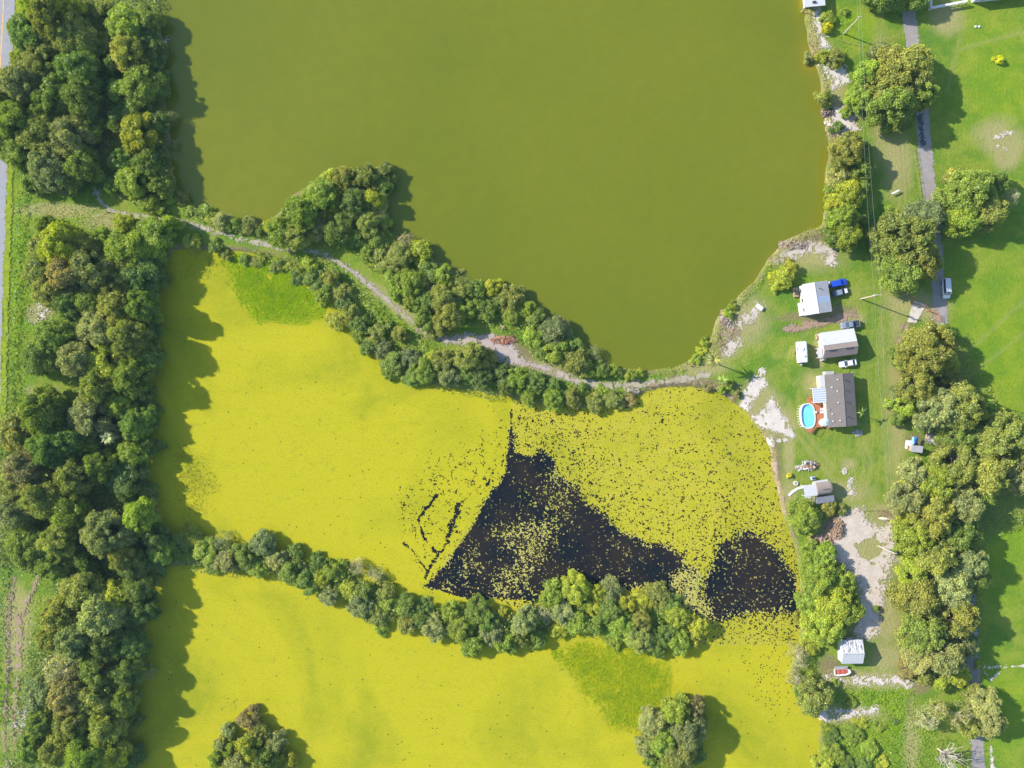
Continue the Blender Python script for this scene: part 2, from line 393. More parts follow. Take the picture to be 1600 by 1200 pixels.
# ground sheet: fine inside the view, coarse out to the horizon
fx = np.arange(-156, 156.01, .6); fy = np.arange(-120, 120.01, .6)
out = np.array([3, 7, 14, 25, 45, 80, 140, 260, 500, 1000, 2600.])
gx = np.concatenate((-156 - out[::-1], fx, 156 + out)); gy = np.concatenate((-120 - out[::-1], fy, 120 + out))
GX, GY = np.meshgrid(gx, gy); gxx, gyy = GX.ravel(), GY.ravel()
sl_ = land(gxx, gyy); gz = zland(sl_)
gz = gz + np.where(sl_ > 2, .04 * fbm(gxx, gyy, 5, 20, 3), 0) * np.clip((sl_ - 2) / 2, 0, 1)
me = bpy.data.meshes.new('ground'); nv = len(gxx); W_, H_ = len(gx), len(gy)
me.vertices.add(nv); me.vertices.foreach_set('co', np.stack([gxx, gyy, gz], 1).astype(np.float32).ravel())
ii, jj = np.meshgrid(np.arange(W_ - 1), np.arange(H_ - 1)); a_ = (jj * W_ + ii).ravel()
idx = np.stack([a_, a_ + 1, a_ + 1 + W_, a_ + W_], 1).astype(np.int32)
me.loops.add(idx.size); me.loops.foreach_set('vertex_index', idx.ravel()); me.polygons.add(len(a_))
me.polygons.foreach_set('loop_start', np.arange(0, idx.size, 4, dtype=np.int32)); me.polygons.foreach_set('use_smooth', np.ones(len(a_), bool))
me.update(calc_edges=True); me.materials.append(M['ground'])
def blob(px, py, rx, ry, soft=.5, rot=0.0):
    x, y = P(px, py); c, s = math.cos(R_(rot)), math.sin(R_(rot)); dx, dy = gxx - x, gyy - y
    u = (dx * c + dy * s) / (rx * .18); v = (-dx * s + dy * c) / (ry * .18)
    r = np.sqrt(u * u + v * v) + fbm(gxx, gyy, 4, 9, 3) * .35
    return np.clip((1 + soft / 2 - r) / soft, 0, 1)
dry = np.zeros(nv); lush = np.zeros(nv); bare = np.zeros(nv)
for b_ in ((1375, 160, 12, 95, 1.2), (1400, 250, 22, 50, .9), (1480, 30, 22, 26, .9), (1560, 215, 36, 28, .8), (1575, 240, 24, 24, .6), (1400, 400, 30, 30, 1), (1415, 470, 34, 22, .9), (1402, 620, 14, 120, 1.0),
           (1390, 800, 34, 16, .7), (1385, 960, 24, 60, .9), (1385, 1030, 30, 22, .9), (1425, 1150, 12, 60, .9), (1233, 700, 8, 60, .8), (1232, 770, 14, 30, .9), (1100, 575, 40, 12, .8), (1140, 530, 22, 40, .9, -35),
           (1235, 395, 50, 16, .8, 12), (1300, 160, 20, 70, .9), (1275, 60, 10, 60, .9), (25, 980, 22, 70, .7), (30, 1140, 20, 30, .8), (60, 490, 20, 15, .6), (165, 345, 35, 14, .9), (90, 328, 60, 12, .6), (65, 610, 25, 8, .8), (1330, 500, 22, 14, .8), (1350, 858, 64, 62, .9), (1362, 945, 38, 60, .9), (1188, 632, 30, 42, .7), (1210, 662, 38, 26, .7), (1350, 1062, 90, 14, .7), (1320, 1116, 60, 14, .8), (1265, 395, 50, 26, .9), (1160, 500, 40, 36, .9),
           (1280, 550, 10, 30, .8), (1270, 600, 16, 20, 1.1), (1325, 725, 12, 9, .9), (1310, 770, 50, 16, 1), (1450, 480, 30, 22, .8), (620, 480, 60, 10, 1, -40), (850, 575, 50, 12, 1, -12)):
    dry = np.maximum(dry, blob(*b_))
for b_ in ((1560, 130, 60, 110, 1.2), (1560, 540, 70, 130, 1.2), (1560, 780, 60, 160, 1), (1430, 610, 14, 30, 1), (1380, 1120, 60, 60, 1), (1570, 1100, 60, 80, 1), (1340, 40, 40, 30, 1), (30, 450, 20, 170, 1), (620, 500, 30, 30, 1), (100, 330, 60, 20, 1)):
    lush = np.maximum(lush, blob(*b_) * .85)
for b_ in ((1300, 825, 30, 20, .7), (1275, 490, 60, 9, .6, 8), (1140, 520, 14, 30, .8, -30), (1265, 372, 40, 8, .7, 8), (1300, 195, 14, 30, .8), (1215, 740, 6, 60, .7), (1430, 690, 16, 14, .8), (1295, 1040, 16, 18, .7), (1395, 805, 24, 8, .8),
           (790, 545, 50, 14, .7, -15), (160, 190, 14, 50, .9), (1110, 597, 60, 5, .8, -8), (1040, 600, 60, 5, .8, 4), (1440, 1075, 14, 10, .8)):
    bare = np.maximum(bare, blob(*b_) * .9)
for tr_, a_w in (("1240,672 1262,700 1290,735 1310,760", .6), ("1252,668 1275,697 1303,733", .5), ("1350,690 1362,720 1355,760 1345,795", .5), ("1340,692 1351,722 1344,762", .45), ("1404,545 1396,600 1398,680 1402,760 1400,800", .8), ("1390,520 1386,600 1388,700 1385,790", .4), ("1376,480 1380,600 1386,795", .35),
                 ("1372,900 1385,950 1400,1000 1404,1050", .8), ("1390,880 1396,950 1412,1010", .6), ("1398,240 1402,300 1405,340", .5), ("1240,600 1262,580 1275,560", .4), ("1210,560 1245,545 1260,520", .3), ("1490,80 1560,60 1600,50", .35), ("1500,560 1600,470", .3), ("1500,600 1600,520", .3), ("1480,140 1500,60 1490,10", .35)):
    dry = np.maximum(dry, a_w * np.exp(-(ldist(gxx, gyy, poly(parse(tr_))) / .6) ** 2))
for gq in range(26):  # mower passes on the lawn, each a faint straight band
    q_ = P(1250 + gq * 6, 480); dry = np.maximum(dry, (.22 if gq % 2 else 0) * np.exp(-((gxx - q_[0] - .06 * (gyy - q_[1])) / .5) ** 2) * (gyy < 28) * (gyy > -40))
# banks: brownish, dry reeds where land meets water; wood floor soil
bankm = np.exp(-((sl_ - .6) / .8) ** 2) * (.5 + .5 * fbm(gxx, gyy, 3, 40, 3))
bare = np.maximum(bare, np.clip(bankm * 1.4, 0, .9))
WOODS = [poly(parse("46,-60 260,-60 258,300 230,330 160,300 36,292 22,240 14,180 10,110 30,80")), poly(parse("100,372 230,352 262,345 270,400 240,500 235,600 225,700 250,860 230,1000 205,1100 205,1300 -20,1300 30,1050 90,900 -60,880 -60,660 60,640 120,615 110,560 60,560 110,500 100,440 40,440")), poly(parse("1450,530 1510,520 1560,640 1700,640 1700,780 1540,850 1530,1060 1450,1070 1450,900"))]
for wp in WOODS: bare = np.maximum(bare, np.clip(sdf(gxx, gyy, wp) / 4, 0, 1) * .3)
ca = me.color_attributes.new('gmask', 'FLOAT_COLOR', 'POINT')
ca.data.foreach_set('color', np.stack([dry, lush, bare, np.ones(nv)], 1).astype(np.float32).ravel())
ground = link('ground', me); tag(ground, kind='structure')

# water sheets
def water(name, x0, x1, y0, y1, mat, z, shallow=False, cell=1.5):
    xs = np.arange(x0, x1 + .01, cell); ys = np.arange(y0, y1 + .01, cell); X, Y = np.meshgrid(xs, ys); X, Y = X.ravel(), Y.ravel()
    me = bpy.data.meshes.new(name); Wd, Ht = len(xs), len(ys); me.vertices.add(len(X)); me.vertices.foreach_set('co', np.stack([X, Y, np.full(len(X), z)], 1).astype(np.float32).ravel())
    i, j = np.meshgrid(np.arange(Wd - 1), np.arange(Ht - 1)); a = (j * Wd + i).ravel(); ix = np.stack([a, a + 1, a + 1 + Wd, a + Wd], 1).astype(np.int32)
    me.loops.add(ix.size); me.loops.foreach_set('vertex_index', ix.ravel()); me.polygons.add(len(a)); me.polygons.foreach_set('loop_start', np.arange(0, ix.size, 4, dtype=np.int32)); me.update(calc_edges=True)
    me.materials.append(mat)
    at = me.attributes.new('shallow', 'FLOAT', 'POINT')
    if shallow:
        d = sdf(X, Y, LAKE); east = np.clip((X - 20) / 60, 0, 1)
        pen = np.exp(-((X - P(610, 0)[0]) ** 2 + (Y - P(0, 255)[1]) ** 2) / 30)
        topr = np.exp(-((X - P(1265, 0)[0]) ** 2 / 20 + (Y - P(0, 50)[1]) ** 2 / 260))
        v = np.clip(np.exp(-np.maximum(d, 0) / (1.3 + 2.2 * topr)) * (.55 + .7 * fbm(X, Y, 10, 5, 2)) * np.maximum(east * (1 + 1.2 * topr), pen), 0, 1)
        at.data.foreach_set('value', v.astype(np.float32))
    o = link(name, me); tag(o, kind='structure'); return o
lx0, ly1 = P(225, 0)[0], P(0, -300)[1]
water('lake_water', P(225, 0)[0], P(1310, 0)[0], P(0, 592)[1], ly1, M['lake'], WZ, True, .9)
px0, px1, py0, py1 = P(180, 0)[0], P(1300, 0)[0], P(0, 1440)[1], P(0, 380)[1]
# the two water sheets never overlap: the pond sheet sits 4 mm lower
water('pond_water', px0, px1, py0, py1, M['pond'], WZ - .004, False, 4)

# ------------------------------------------------------------------ duckweed cover
A_OPEN = poly(parse("799,655 803,690 806,706 830,712 850,704 864,716 872,742 900,758 910,785 940,800 972,830 1010,848 1042,855 1066,868 1078,900 1090,925 1108,950 1115,968 1085,975 1060,930 1040,914 990,922 930,912 870,912 846,924 838,944 790,934 740,938 700,926 663,918 690,888 720,848 750,800 770,768 788,738 792,700"))
B_OPEN = poly(parse("1104,905 1110,880 1128,852 1165,832 1195,840 1215,862 1230,885 1246,902 1252,940 1249,980 1228,956 1190,957 1150,963 1112,968 1084,952 1100,930"))
BAND = poly(parse("690,925 740,868 800,798 845,742 885,742 892,790 862,850 838,890 842,925 800,930"))
MIXZ = poly(parse("1050,895 1085,885 1100,900 1095,930 1120,955 1100,972 1080,965 1050,930"))
RIGHT = poly(parse("800,620 1290,560 1300,1010 1100,1010 663,918 790,735 800,690"))
LEFTC = poly(parse("800,650 790,740 730,840 665,918 640,880 625,830 610,780 640,740 720,690"))
CRK = [[poly(parse(c)), wd] for c, wd in (("799,640 798,662 797,690", .35), ("716,788 713,803 703,828 699,845", 1.1), ("735,772 726,782 716,788", .35), ("700,845 690,862 676,878 664,905", .5), ("682,776 666,795 653,812 658,828 664,845 676,857", .32), ("676,857 684,868", .6), ("728,740 718,756 712,770", .3), ("765,750 760,760", .35), ("630,850 645,862 655,878 668,893", .35), ("785,655 776,664", .3), ("790,700 786,715 784,728", .4))]
cell = .15
nx = int((px1 - px0) / cell); ny = int((P(0, 388)[1] - P(0, 1250)[1]) / cell); by0 = P(0, 1250)[1]
cx_ = px0 + (np.arange(nx) + .5) * cell; cy_ = by0 + (np.arange(ny) + .5) * cell
CX, CY = np.meshgrid(cx_.astype(np.float64), cy_)
fr = fbm(CX, CY, 1.2, 60, 3); 
keep = np.ones(CX.shape, bool)
# work only where things break up
mx0, my1 = P(560, 0)[0], P(0, 600)[1]; my0 = P(0, 1010)[1]
i0 = int((mx0 - px0) / cell); j0 = int((my0 - by0) / cell); j1 = int((my1 - by0) / cell)
sx, sy = CX[j0:j1, i0:], CY[j0:j1, i0:]
wob = fbm(sx, sy, 3.5, 70, 4) * 1.3
dA = sdf(sx, sy, A_OPEN); dB = sdf(sx, sy, B_OPEN); dBand = sdf(sx, sy, BAND); dM = sdf(sx, sy, MIXZ); dR = sdf(sx, sy, RIGHT); dL = sdf(sx, sy, LEFTC)
sm = lambda v, a, b: np.clip((v - a) / (b - a), 0, 1)
lowf = fbm(sx, sy, 7, 80, 3)
c = np.full(sx.shape, .9985)
near = np.maximum(dA, dB)
cr = .945 - .19 * np.exp(np.minimum(near, 0) / 11.0) + .05 * lowf + .04 * fbm(sx, sy, 2.5, 83, 2)
cr = np.minimum(cr, .982)
c = c * (1 - sm(dR, -1, 2)) + cr * sm(dR, -1, 2)
c = np.where(dL > 0, c - .07 * sm(dL + wob, 0, 4) * (.6 + .9 * lowf), c)
for pl, wd in CRK:
    d = ldist(sx, sy, pl) + wob * .34 + .35 * fbm(sx, sy, .8, 77, 2)
    c = c - .93 * np.clip((wd * 1.12 * (.75 + .7 * lowf + .5 * fbm(sx, sy, 2.2, 78, 2)) - d) / (wd * .9 + .01), 0, 1)
net = np.abs(fbm(sx + sy * .3, sy * .8, 3.2, 85, 4)); netw = np.clip((.07 - net) / .05, 0, 1) * sm(dL + wob, 0, 3) * np.clip(.55 + fbm(sx, sy, 2.0, 86, 2), 0, 1)
c = c - .62 * netw
opA = .016 + (.42 * sm(dBand + wob * 1.5, -2, 3.5)) * np.clip(.55 + 1.1 * lowf, .05, 1.2) + .04 * np.clip(.3 + lowf, 0, 1)
opB = .05 + .05 * lowf
mz = np.clip(.52 + .6 * lowf, .12, .95)
edR = 1 + 2.2 * sm(dR - 6, 0, 8); edge = sm(dA + wob * .7 * edR ** .5, -.4 * edR, .4 * edR); c = c * (1 - edge) + opA * edge
edge = sm(dB + wob * 1.2, -1.3, 1.3); c = c * (1 - edge) + opB * edge
edge = sm(dM + wob, -1, 1.5); c = c * (1 - edge) + mz * edge
n1 = fbm(sx * .8 + sy * .25, sy, .55, 90, 2) + 1.15 * fbm(sx, sy, .26, 95, 1)
order = n1.ravel().argsort(); rk = np.empty(order.size); rk[order] = np.linspace(0, 1, order.size); rk = rk.reshape(n1.shape)
k2 = rk < c
keep[j0:j1, i0:] = k2
ldw = land(CX, CY); keep &= (ldw < .4) & (sdf(CX, CY, PONDO) > -2.5)
# scattered pinholes bottom right
pr = _hash(np.floor(CX / .3), np.floor(CY / .3), 5); dsp = sdf(CX, CY, poly(parse("1190,985 1230,1000 1240,1060 1225,1110 1185,1090 1170,1030")))
keep &= ~((pr > .965) & (dsp > -2))
keep &= ~(pr > .9990)
cut = np.zeros(CX.shape, bool); ed = (sm(dA + wob * .7, -.35, .35) > .5) | (sm(dB + wob * .9, -.5, .5) > .5) | (dM > 0)
cut[j0:j1, i0:] = ed
right = np.zeros(CX.shape, bool); right[j0:j1, i0:] = (dR > 0) & ~ed
zf = lambda z: (lambda x, y: np.full(x.shape, z))
o = grid_quads('duckweed_cover', 0, 0, keep & ~cut & ~right, px0, by0, cell, zf(WZ + .02), M['weed'], True)
tag(o, 'smooth bright yellow duckweed sheet covering the two lower ponds', 'duckweed', kind='stuff')
o = grid_quads('broken_duckweed', 0, 0, keep & right, px0, by0, cell, zf(WZ + .02), M['weedr'], True)
tag(o, 'pitted yellow duckweed with small dark holes around the open water', 'duckweed', kind='stuff')
o = grid_quads('floating_duckweed_scraps', 0, 0, keep & cut, px0, by0, cell, zf(WZ + .025), M['bits'], True)
tag(o, 'pale scraps of duckweed drifting on the dark open water', 'duckweed', kind='stuff')

# ------------------------------------------------------------------ ground patches and tracks
def patch(name, fields, mat, off=.03, cell=.25, amp=.7, ns=3.0, seed=1, holes=0.0, merge=False, minus=None, label=None, cat=None, kind='structure'):
    """fields: list of ('p', polygon px) or ('l', line px, halfwidth m)"""
    xs, ys = [], []
    for f in fields:
        for (x, y) in f[1]: xs.append(x); ys.append(y)
    pad = 4
    x0, x1, y0, y1 = min(xs) - pad, max(xs) + pad, min(ys) - pad, max(ys) + pad
    nx, ny = int((x1 - x0) / cell), int((y1 - y0) / cell)
    X, Y = np.meshgrid(x0 + (np.arange(nx) + .5) * cell, y0 + (np.arange(ny) + .5) * cell)
    s = np.full(X.shape, -99.0)
    for f in fields: s = np.maximum(s, sdf(X, Y, f[1]) if f[0] == 'p' else f[2] - ldist(X, Y, f[1]))
    s = s + amp * fbm(X, Y, ns, seed, 4) + amp * 1.1 * fbm(X, Y, .55, seed + 60, 2) + amp * (1.5 if amp > .25 else .2) * (_hash(np.floor(X / cell), np.floor(Y / cell), seed) - .5)
    off = off + .004 * seed
    if minus is not None: s = np.minimum(s, -(sdf(X, Y, minus) + .3 * fbm(X, Y, 2, seed + 3, 3)))
    k = s > 0
    if holes: k &= ~((fbm(X, Y, 1.1, seed + 30, 3) > .35 - holes) & (s < 1.8))
    # drop isolated crumbs of one cell
    o = grid_quads(name, 0, 0, k, x0, y0, cell, (lambda x, y: terrain(x, y) + .05 + off), mat, merge)
    return tag(o, label, cat, kind=kind)
pp = lambda s: ('p', poly(parse(s)))
ll = lambda s, w_: ('l', poly(parse(s)), w_)
rd_in = poly(parse("-60,-80 30,-80 25,0 18,120 12,250 8,400 3,520 0,640 -6,900 -14,1300 -60,1300"))
patch('paved_road', [('p', rd_in)], M['asphalt'], .0, .5, .12, 3, 2, merge=True)
patch('road_centre_line', [ll("7,-80 5,20 2,80 -4,200 -14,500", .14)], M['yline'], .012, .15, .02, 3, 3)
patch('gravel_lane', [ll("1414,-60 1420,20 1428,80 1436,140 1443,210 1448,260 1454,310 1460,370 1465,430 1469,490 1478,600 1492,720 1505,840 1514,940 1519,1030 1524,1110 1531,1260", 1.9)], M['gravel'], .0, .25, .3, 3, 4)
patch('lane_repair', [ll("1437,183 1440,205 1442,225", .7)], M['patch'], .012, .2, .5, 2, 5)
patch('side_track', [ll("1545,1140 1549,1170 1553,1230", .35), ll("1535,1042 1570,1042 1640,1038", .3), ll("1538,1050 1548,1062 1560,1052", .3)], M['sand'], .0, .2, .35, 2, 6, holes=.1)
patch('footpath', [ll("148,295 156,315 176,332 215,338 262,341 300,351 350,366 400,380 440,387 480,392 510,398", .6), ll("505,400 525,408 560,432 600,466 640,500 668,525 700,533 740,533", .42), ll("898,595 940,602 1000,600 1050,596 1105,586", .9)], M['pathm'], .0, .2, .55, 2.5, 7, holes=.06)
patch('sandy_clearing', [pp("690,527 730,522 760,522 800,530 806,545 820,562 850,570 900,590 903,600 870,588 830,575 800,570 775,560 750,545 720,537 695,535"), ll("520,403 535,413 545,420", .35), ll("552,424 600,464 628,487", .38)], mat_sand('pink_sand', (.37, .31, .28), (.30, .24, .21), (.19, .17, .12)), .01, .2, .7, 2.5, 8, holes=.05)
patch('sand_patch', [pp("1180,588 1192,592 1198,602 1180,622 1168,640 1155,636 1162,612 1172,598"), ll("1190,582 1194,600", .7), pp("1178,650 1190,640 1200,628 1206,620 1214,634 1224,650 1232,664 1242,680 1238,684 1218,676 1204,672 1186,668"), pp("1196,683 1206,682 1208,696 1200,698"), ll("1218,688 1228,688", .3)], M['sand'], .0, .18, .7, 2, 9, holes=.04)
patch('bank_sand_strip', [ll("1203,700 1211,730 1217,770 1221,795", .8), ll("1000,606 1040,600 1085,598 1120,606 1145,622", .5), ll("1215,800 1235,800", .5)], M['tan'], .0, .2, .8, 1.5, 10, holes=.12)
patch('shore_sand', [pp("1207,408 1225,385 1258,374 1300,384 1300,400 1270,396 1240,404 1215,414"), pp("1160,492 1182,473 1192,480 1176,500 1156,513 1146,508"), pp("1130,545 1138,530 1150,528 1158,536 1142,556 1132,560"), ll("1300,392 1296,410", .9)], mat_sand('shell_sand', (.46, .41, .35), (.34, .28, .22), (.2, .16, .11)), .0, .2, .9, 1.8, 11, holes=.10)
patch('lakeside_sand', [pp("1286,100 1310,92 1325,108 1323,130 1304,136 1290,122"), pp("1292,178 1310,168 1334,180 1342,204 1322,214 1296,204"), ll("1276,20 1282,50 1288,72", 1.0)], M['sand'], .0, .2, 1.0, 1.6, 12, holes=.14)
patch('lakeside_soil', [pp("1290,165 1325,160 1338,180 1330,215 1300,212"), pp("1130,495 1145,488 1150,520 1132,540 1122,525")], M['tan'], -.01, .2, 1.0, 1.6, 13, holes=.14)
patch('sandy_yard', [pp("1286,842 1300,818 1335,794 1349,796 1353,812 1376,822 1394,812 1402,816 1394,834 1401,852 1400,876 1388,896 1380,910 1382,945 1368,990 1340,1003 1336,960 1346,920 1334,897 1312,886 1296,870")], mat_sand('whitish_sand', (.47, .41, .35), (.38, .31, .25), (.27, .22, .17)), .0, .2, 1.2, 3, 14, holes=.05, minus=poly(parse("1341,850 1350,842 1362,840 1374,845 1378,858 1374,868 1360,874 1346,872 1340,862")))
patch('bare_dirt_strip', [pp("1223,512 1240,505 1275,500 1300,496 1318,489 1336,487 1340,494 1312,503 1275,511 1240,519 1226,519")], M['pink'], .0, .18, .5, 2, 15, holes=.03)
patch('sand_track', [pp("1290,1057 1340,1060 1380,1055 1412,1060 1424,1068 1418,1076 1390,1068 1350,1068 1300,1064"), pp("1275,1118 1300,1110 1340,1108 1370,1104 1368,1112 1340,1118 1310,1124 1285,1126")], M['sand'], .0, .2, 1.0, 2.0, 16, holes=.12)
patch('field_track', [ll("62,895 50,925 40,945 34,975 30,1000 26,1020", .45), ll("22,905 17,940 14,975 13,1020 11,1070 8,1110 5,1150 8,1180 14,1210", .4), ll("30,960 32,1000 28,1040 20,1120", .9)], M['tan'], .0, .2, .5, 1.6, 17, holes=.2)
patch('bare_spot', [pp("30,1110 45,1105 62,1125 45,1135 25,1150 20,1135"), pp("48,485 60,478 78,488 70,498 50,502"), ll("1318,735 1328,734", .55), ll("1327,751 1328,757", .8), ll("1319,775 1332,771", .6), ll("1294,402 1303,410", .8), ll("1552,215 1575,208", .6), ll("1560,228 1568,232", .5)], M['sand'], .0, .2, .9, 1.3, 18, holes=.3)
patch('concrete_pad', [pp("1427,470 1447,476 1431,505 1417,503")], M['conc'], .02, .15, .1, 2, 19)
patch('worn_drive', [pp("1414,500 1430,505 1418,520 1404,545 1398,540 1408,515"), pp("1450,480 1462,478 1468,500 1456,500")], M['tan'], .0, .2, .7, 1.6, 20, holes=.22)
patch('garden_path', [ll("1257,760 1246,763 1238,768 1233,773", .38)], M['white'], .01, .12, .03, 2, 21)
patch('verge_strip', [ll("33,-60 27,60 17,250 11,420 6,600 2,760", .9)], plain('mown_verge', (.20, .255, .014), .9, .1, var=.35, scale=.8), .0, .3, .4, 4, 22, kind='structure')

# ------------------------------------------------------------------ foliage
def leaf_mesh(name, pts, nrm, size, tint, lobes=None, cores=None, mat=None, aspect=.62):
    n = len(pts); up = rng.normal(size=(n, 3)); t1 = np.cross(nrm, up); t1 /= np.linalg.norm(t1, axis=1)[:, None] + 1e-9; t2 = np.cross(nrm, t1)
    s = size[:, None]; bend = nrm * s * .18
    v = np.stack([pts - t1 * s * .5 - bend, pts + t2 * s * aspect * .5 + bend * .3, pts + t1 * s * .5 - bend, pts - t2 * s * aspect * .5 + bend * .3], 1).reshape(-1, 3)
    idx = np.arange(n * 4).reshape(-1, 4); tri_t = np.repeat(tint, 4, axis=0); idx = idx.tolist()
    verts = v
    if cores is not None and len(cores):
        cv, cf = ICO
        vs_, tt = [verts], [tri_t]; base = len(verts)
        for (cx, cy, cz, r) in cores:
            d = 1 + .22 * (vnoise(cv[:, 0] * 3 + cx, cv[:, 1] * 3 + cy + cv[:, 2] * 2, 3) - .5)
            p = cv * (r * d)[:, None] + np.array([cx, cy, cz]); vs_.append(p)
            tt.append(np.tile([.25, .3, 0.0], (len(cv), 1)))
            idx += [[base + a for a in f] for f in cf]; base += len(cv)
        verts = np.concatenate(vs_); tri_t = np.concatenate(tt)
    me = bpy.data.meshes.new(name)
    if cores is None or not len(cores):
        q = np.arange(n * 4, dtype=np.int32); me.vertices.add(len(verts)); me.vertices.foreach_set('co', verts.astype(np.float32).ravel())
        me.loops.add(n * 4); me.loops.foreach_set('vertex_index', q); me.polygons.add(n); me.polygons.foreach_set('loop_start', q[::4].copy()); me.update(calc_edges=True)
    else:
        me.from_pydata(verts.tolist(), [], idx)
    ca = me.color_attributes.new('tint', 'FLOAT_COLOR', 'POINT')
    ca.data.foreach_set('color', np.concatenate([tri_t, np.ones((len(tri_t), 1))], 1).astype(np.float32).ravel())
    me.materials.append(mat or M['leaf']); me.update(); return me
def make_ico():
    import bmesh
    bm = bmesh.new(); bmesh.ops.create_icosphere(bm, subdivisions=2, radius=1.0)
    v = np.array([p.co[:] for p in bm.verts]); f = [[q.index for q in p.verts] for p in bm.faces]; bm.free(); return v, f
ICO = make_ico()
def crown(name, R, H, nl, nleaf, lsize, seed, flat=.5, gap=0.0, squash=.66):
    r = np.random.default_rng(seed)
    # lobes fill an uneven dome
    ang = r.uniform(0, 2 * np.pi, nl) ; rad = np.sqrt(r.uniform(0, 1, nl)) * R * .86
    outl = 1 + .17 * np.sin(ang * 2 + r.uniform(0, 6)) + .15 * np.sin(ang * 3 + r.uniform(0, 6)) + .09 * np.sin(ang * 5 + r.uniform(0, 6)); rad *= outl
    lr = R * r.uniform(.13, .34, nl) * (nl / 26) ** -.42 * 1.1
    top = H * (1 - flat * (rad / R) ** 2) * r.uniform(.74, 1.05, nl)
    cz = np.maximum(top - lr, lr * .7)
    # second, lower storey
    k = nl // 2; ang2 = r.uniform(0, 2 * np.pi, k); rad2 = R * r.uniform(.6, .95, k) * .85
    cx = np.concatenate([np.cos(ang) * rad, np.cos(ang2) * rad2]); cy = np.concatenate([np.sin(ang) * rad, np.sin(ang2) * rad2])
    cz = np.concatenate([cz, H * r.uniform(.18, .42, k)]); lr = np.concatenate([lr, R * r.uniform(.16, .26, k)])
    w_ = lr ** 2; w_[nl:] *= .55; w_ /= w_.sum(); li = r.choice(len(lr), nleaf, p=w_)
    d = r.normal(size=(nleaf, 3)); d[:, 2] = d[:, 2] * .8 + .25; d /= np.linalg.norm(d, axis=1)[:, None]
    rr = lr[li] * (.74 + .48 * r.random(nleaf) ** 1.5)
    # secondary bumps: leaves gather in tufts
    tuft = vnoise(d[:, 0] * 3.1 + li * 7.7, d[:, 1] * 3.1 + d[:, 2] * 4.3 + li, seed)
    rr *= .86 + .30 * tuft
    sc = np.array([1, 1, squash]); p = np.stack([cx[li], cy[li], cz[li]], 1) + d * rr[:, None] * sc
    ok = np.ones(nleaf, bool)
    for q in range(len(lr)):
        dd = (p - np.array([cx[q], cy[q], cz[q]])) / (np.array([1, 1, squash]) * lr[q]); ok &= ((dd ** 2).sum(1) > .50) | (li == q)
    ok &= p[:, 2] > .15
    if gap: ok &= tuft > gap
    p, d, li, tuft = p[ok], d[ok], li[ok], tuft[ok]; n = len(p)
    nrm = d * .7 + r.normal(size=(n, 3)) * .62 + np.array([0, 0, .25]); nrm /= np.linalg.norm(nrm, axis=1)[:, None]
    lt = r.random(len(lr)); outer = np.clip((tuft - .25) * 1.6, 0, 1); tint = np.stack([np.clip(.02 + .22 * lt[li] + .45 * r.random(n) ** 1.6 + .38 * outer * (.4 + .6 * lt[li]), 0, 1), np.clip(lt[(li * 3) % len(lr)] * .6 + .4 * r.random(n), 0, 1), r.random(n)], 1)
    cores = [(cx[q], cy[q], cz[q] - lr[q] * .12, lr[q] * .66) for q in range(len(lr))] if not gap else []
    return leaf_mesh(name, p, nrm, lsize * r.uniform(.6, 1.35, n), tint, cores=cores), [(cx[q], cy[q], cz[q], lr[q]) for q in range(nl)]
def trunk_mesh(name, R, H, lobes, seed, rad, mat, reach=.9, nlimb=9, twigs=2):
    r = random.Random(seed); m = MB(); fork = H * .28
    m.tube([(0, 0, -.3), (R * .02, 0, fork * .5), (0, R * .02, fork), (0, 0, H * .5)], [rad * 1.25, rad, rad * .85, rad * .4], 7)
    for k in range(nlimb):
        x, y, z, lr = lobes[(k * 5 + seed) % len(lobes)]
        z0 = fork * r.uniform(.8, 1.4); e = Vector((x, y, z)); mid = Vector((x * .45 + r.uniform(-.3, .3), y * .45 + r.uniform(-.3, .3), z0 + (z - z0) * .65))
        m.tube([(0, 0, z0), tuple(mid), tuple(e * reach + Vector((0, 0, z * (1 - reach))))], [rad * .5, rad * .32, rad * .10], 5)
        for t in range(twigs):
            d = Vector((r.uniform(-1, 1), r.uniform(-1, 1), r.uniform(.1, 1))).normalized() * lr * 1.05
            m.tube([tuple(mid.lerp(e, .6)), tuple(e + d)], [rad * .14, rad * .04], 4)
    return m.mesh(name, mat)
VAR = {}
specs = {'oak': (8.0, 10.5, 85, 24000, .50, 6), 'tree': (5.2, 8.5, 52, 12500, .42, 9), 'bush': (3.2, 4.8, 30, 5500, .36, 8), 'shrub': (1.7, 2.4, 14, 1700, .28, 5), 'sparse': (4.5, 7.0, 30, 5000, .36, 3)}
for kd, (R0, H0, nl, nlf, ls, cnt) in specs.items():
    VAR[kd] = []
    for q in range(cnt):
        sd = 100 + q * 13 + len(kd) * 7
        cm, lb = crown('crown_' + kd, R0, H0, nl, nlf, ls, sd, gap=.46 if kd == 'sparse' else 0.0)
        tm = trunk_mesh('trunk_' + kd, R0, H0, lb, q + 1, .035 * R0 + .06, M['pale_bark'] if kd in ('sparse',) else M['bark'], nlimb={'oak': 22, 'sparse': 20}.get(kd, 8), twigs=3 if kd == 'sparse' else 2)
        VAR[kd].append((cm, tm, R0, H0))
TONE = {'o': ('olive-green', (.200, .212, .052)), 'g': ('mid-green', (.150, .200, .040)), 'd': ('dark green', (.112, .155, .040)), 'b': ('bright green', (.205, .255, .034)),
        'y': ('yellow-green', (.275, .285, .030)), 'p': ('pale sage-green', (.235, .245, .110)), 'w': ('brownish', (.215, .185, .090)), 'r': ('grey-green', (.175, .195, .090)), 'Y': ('vivid yellow', (.40, .38, .010)), 'W': ('silvery', (.27, .26, .19))}
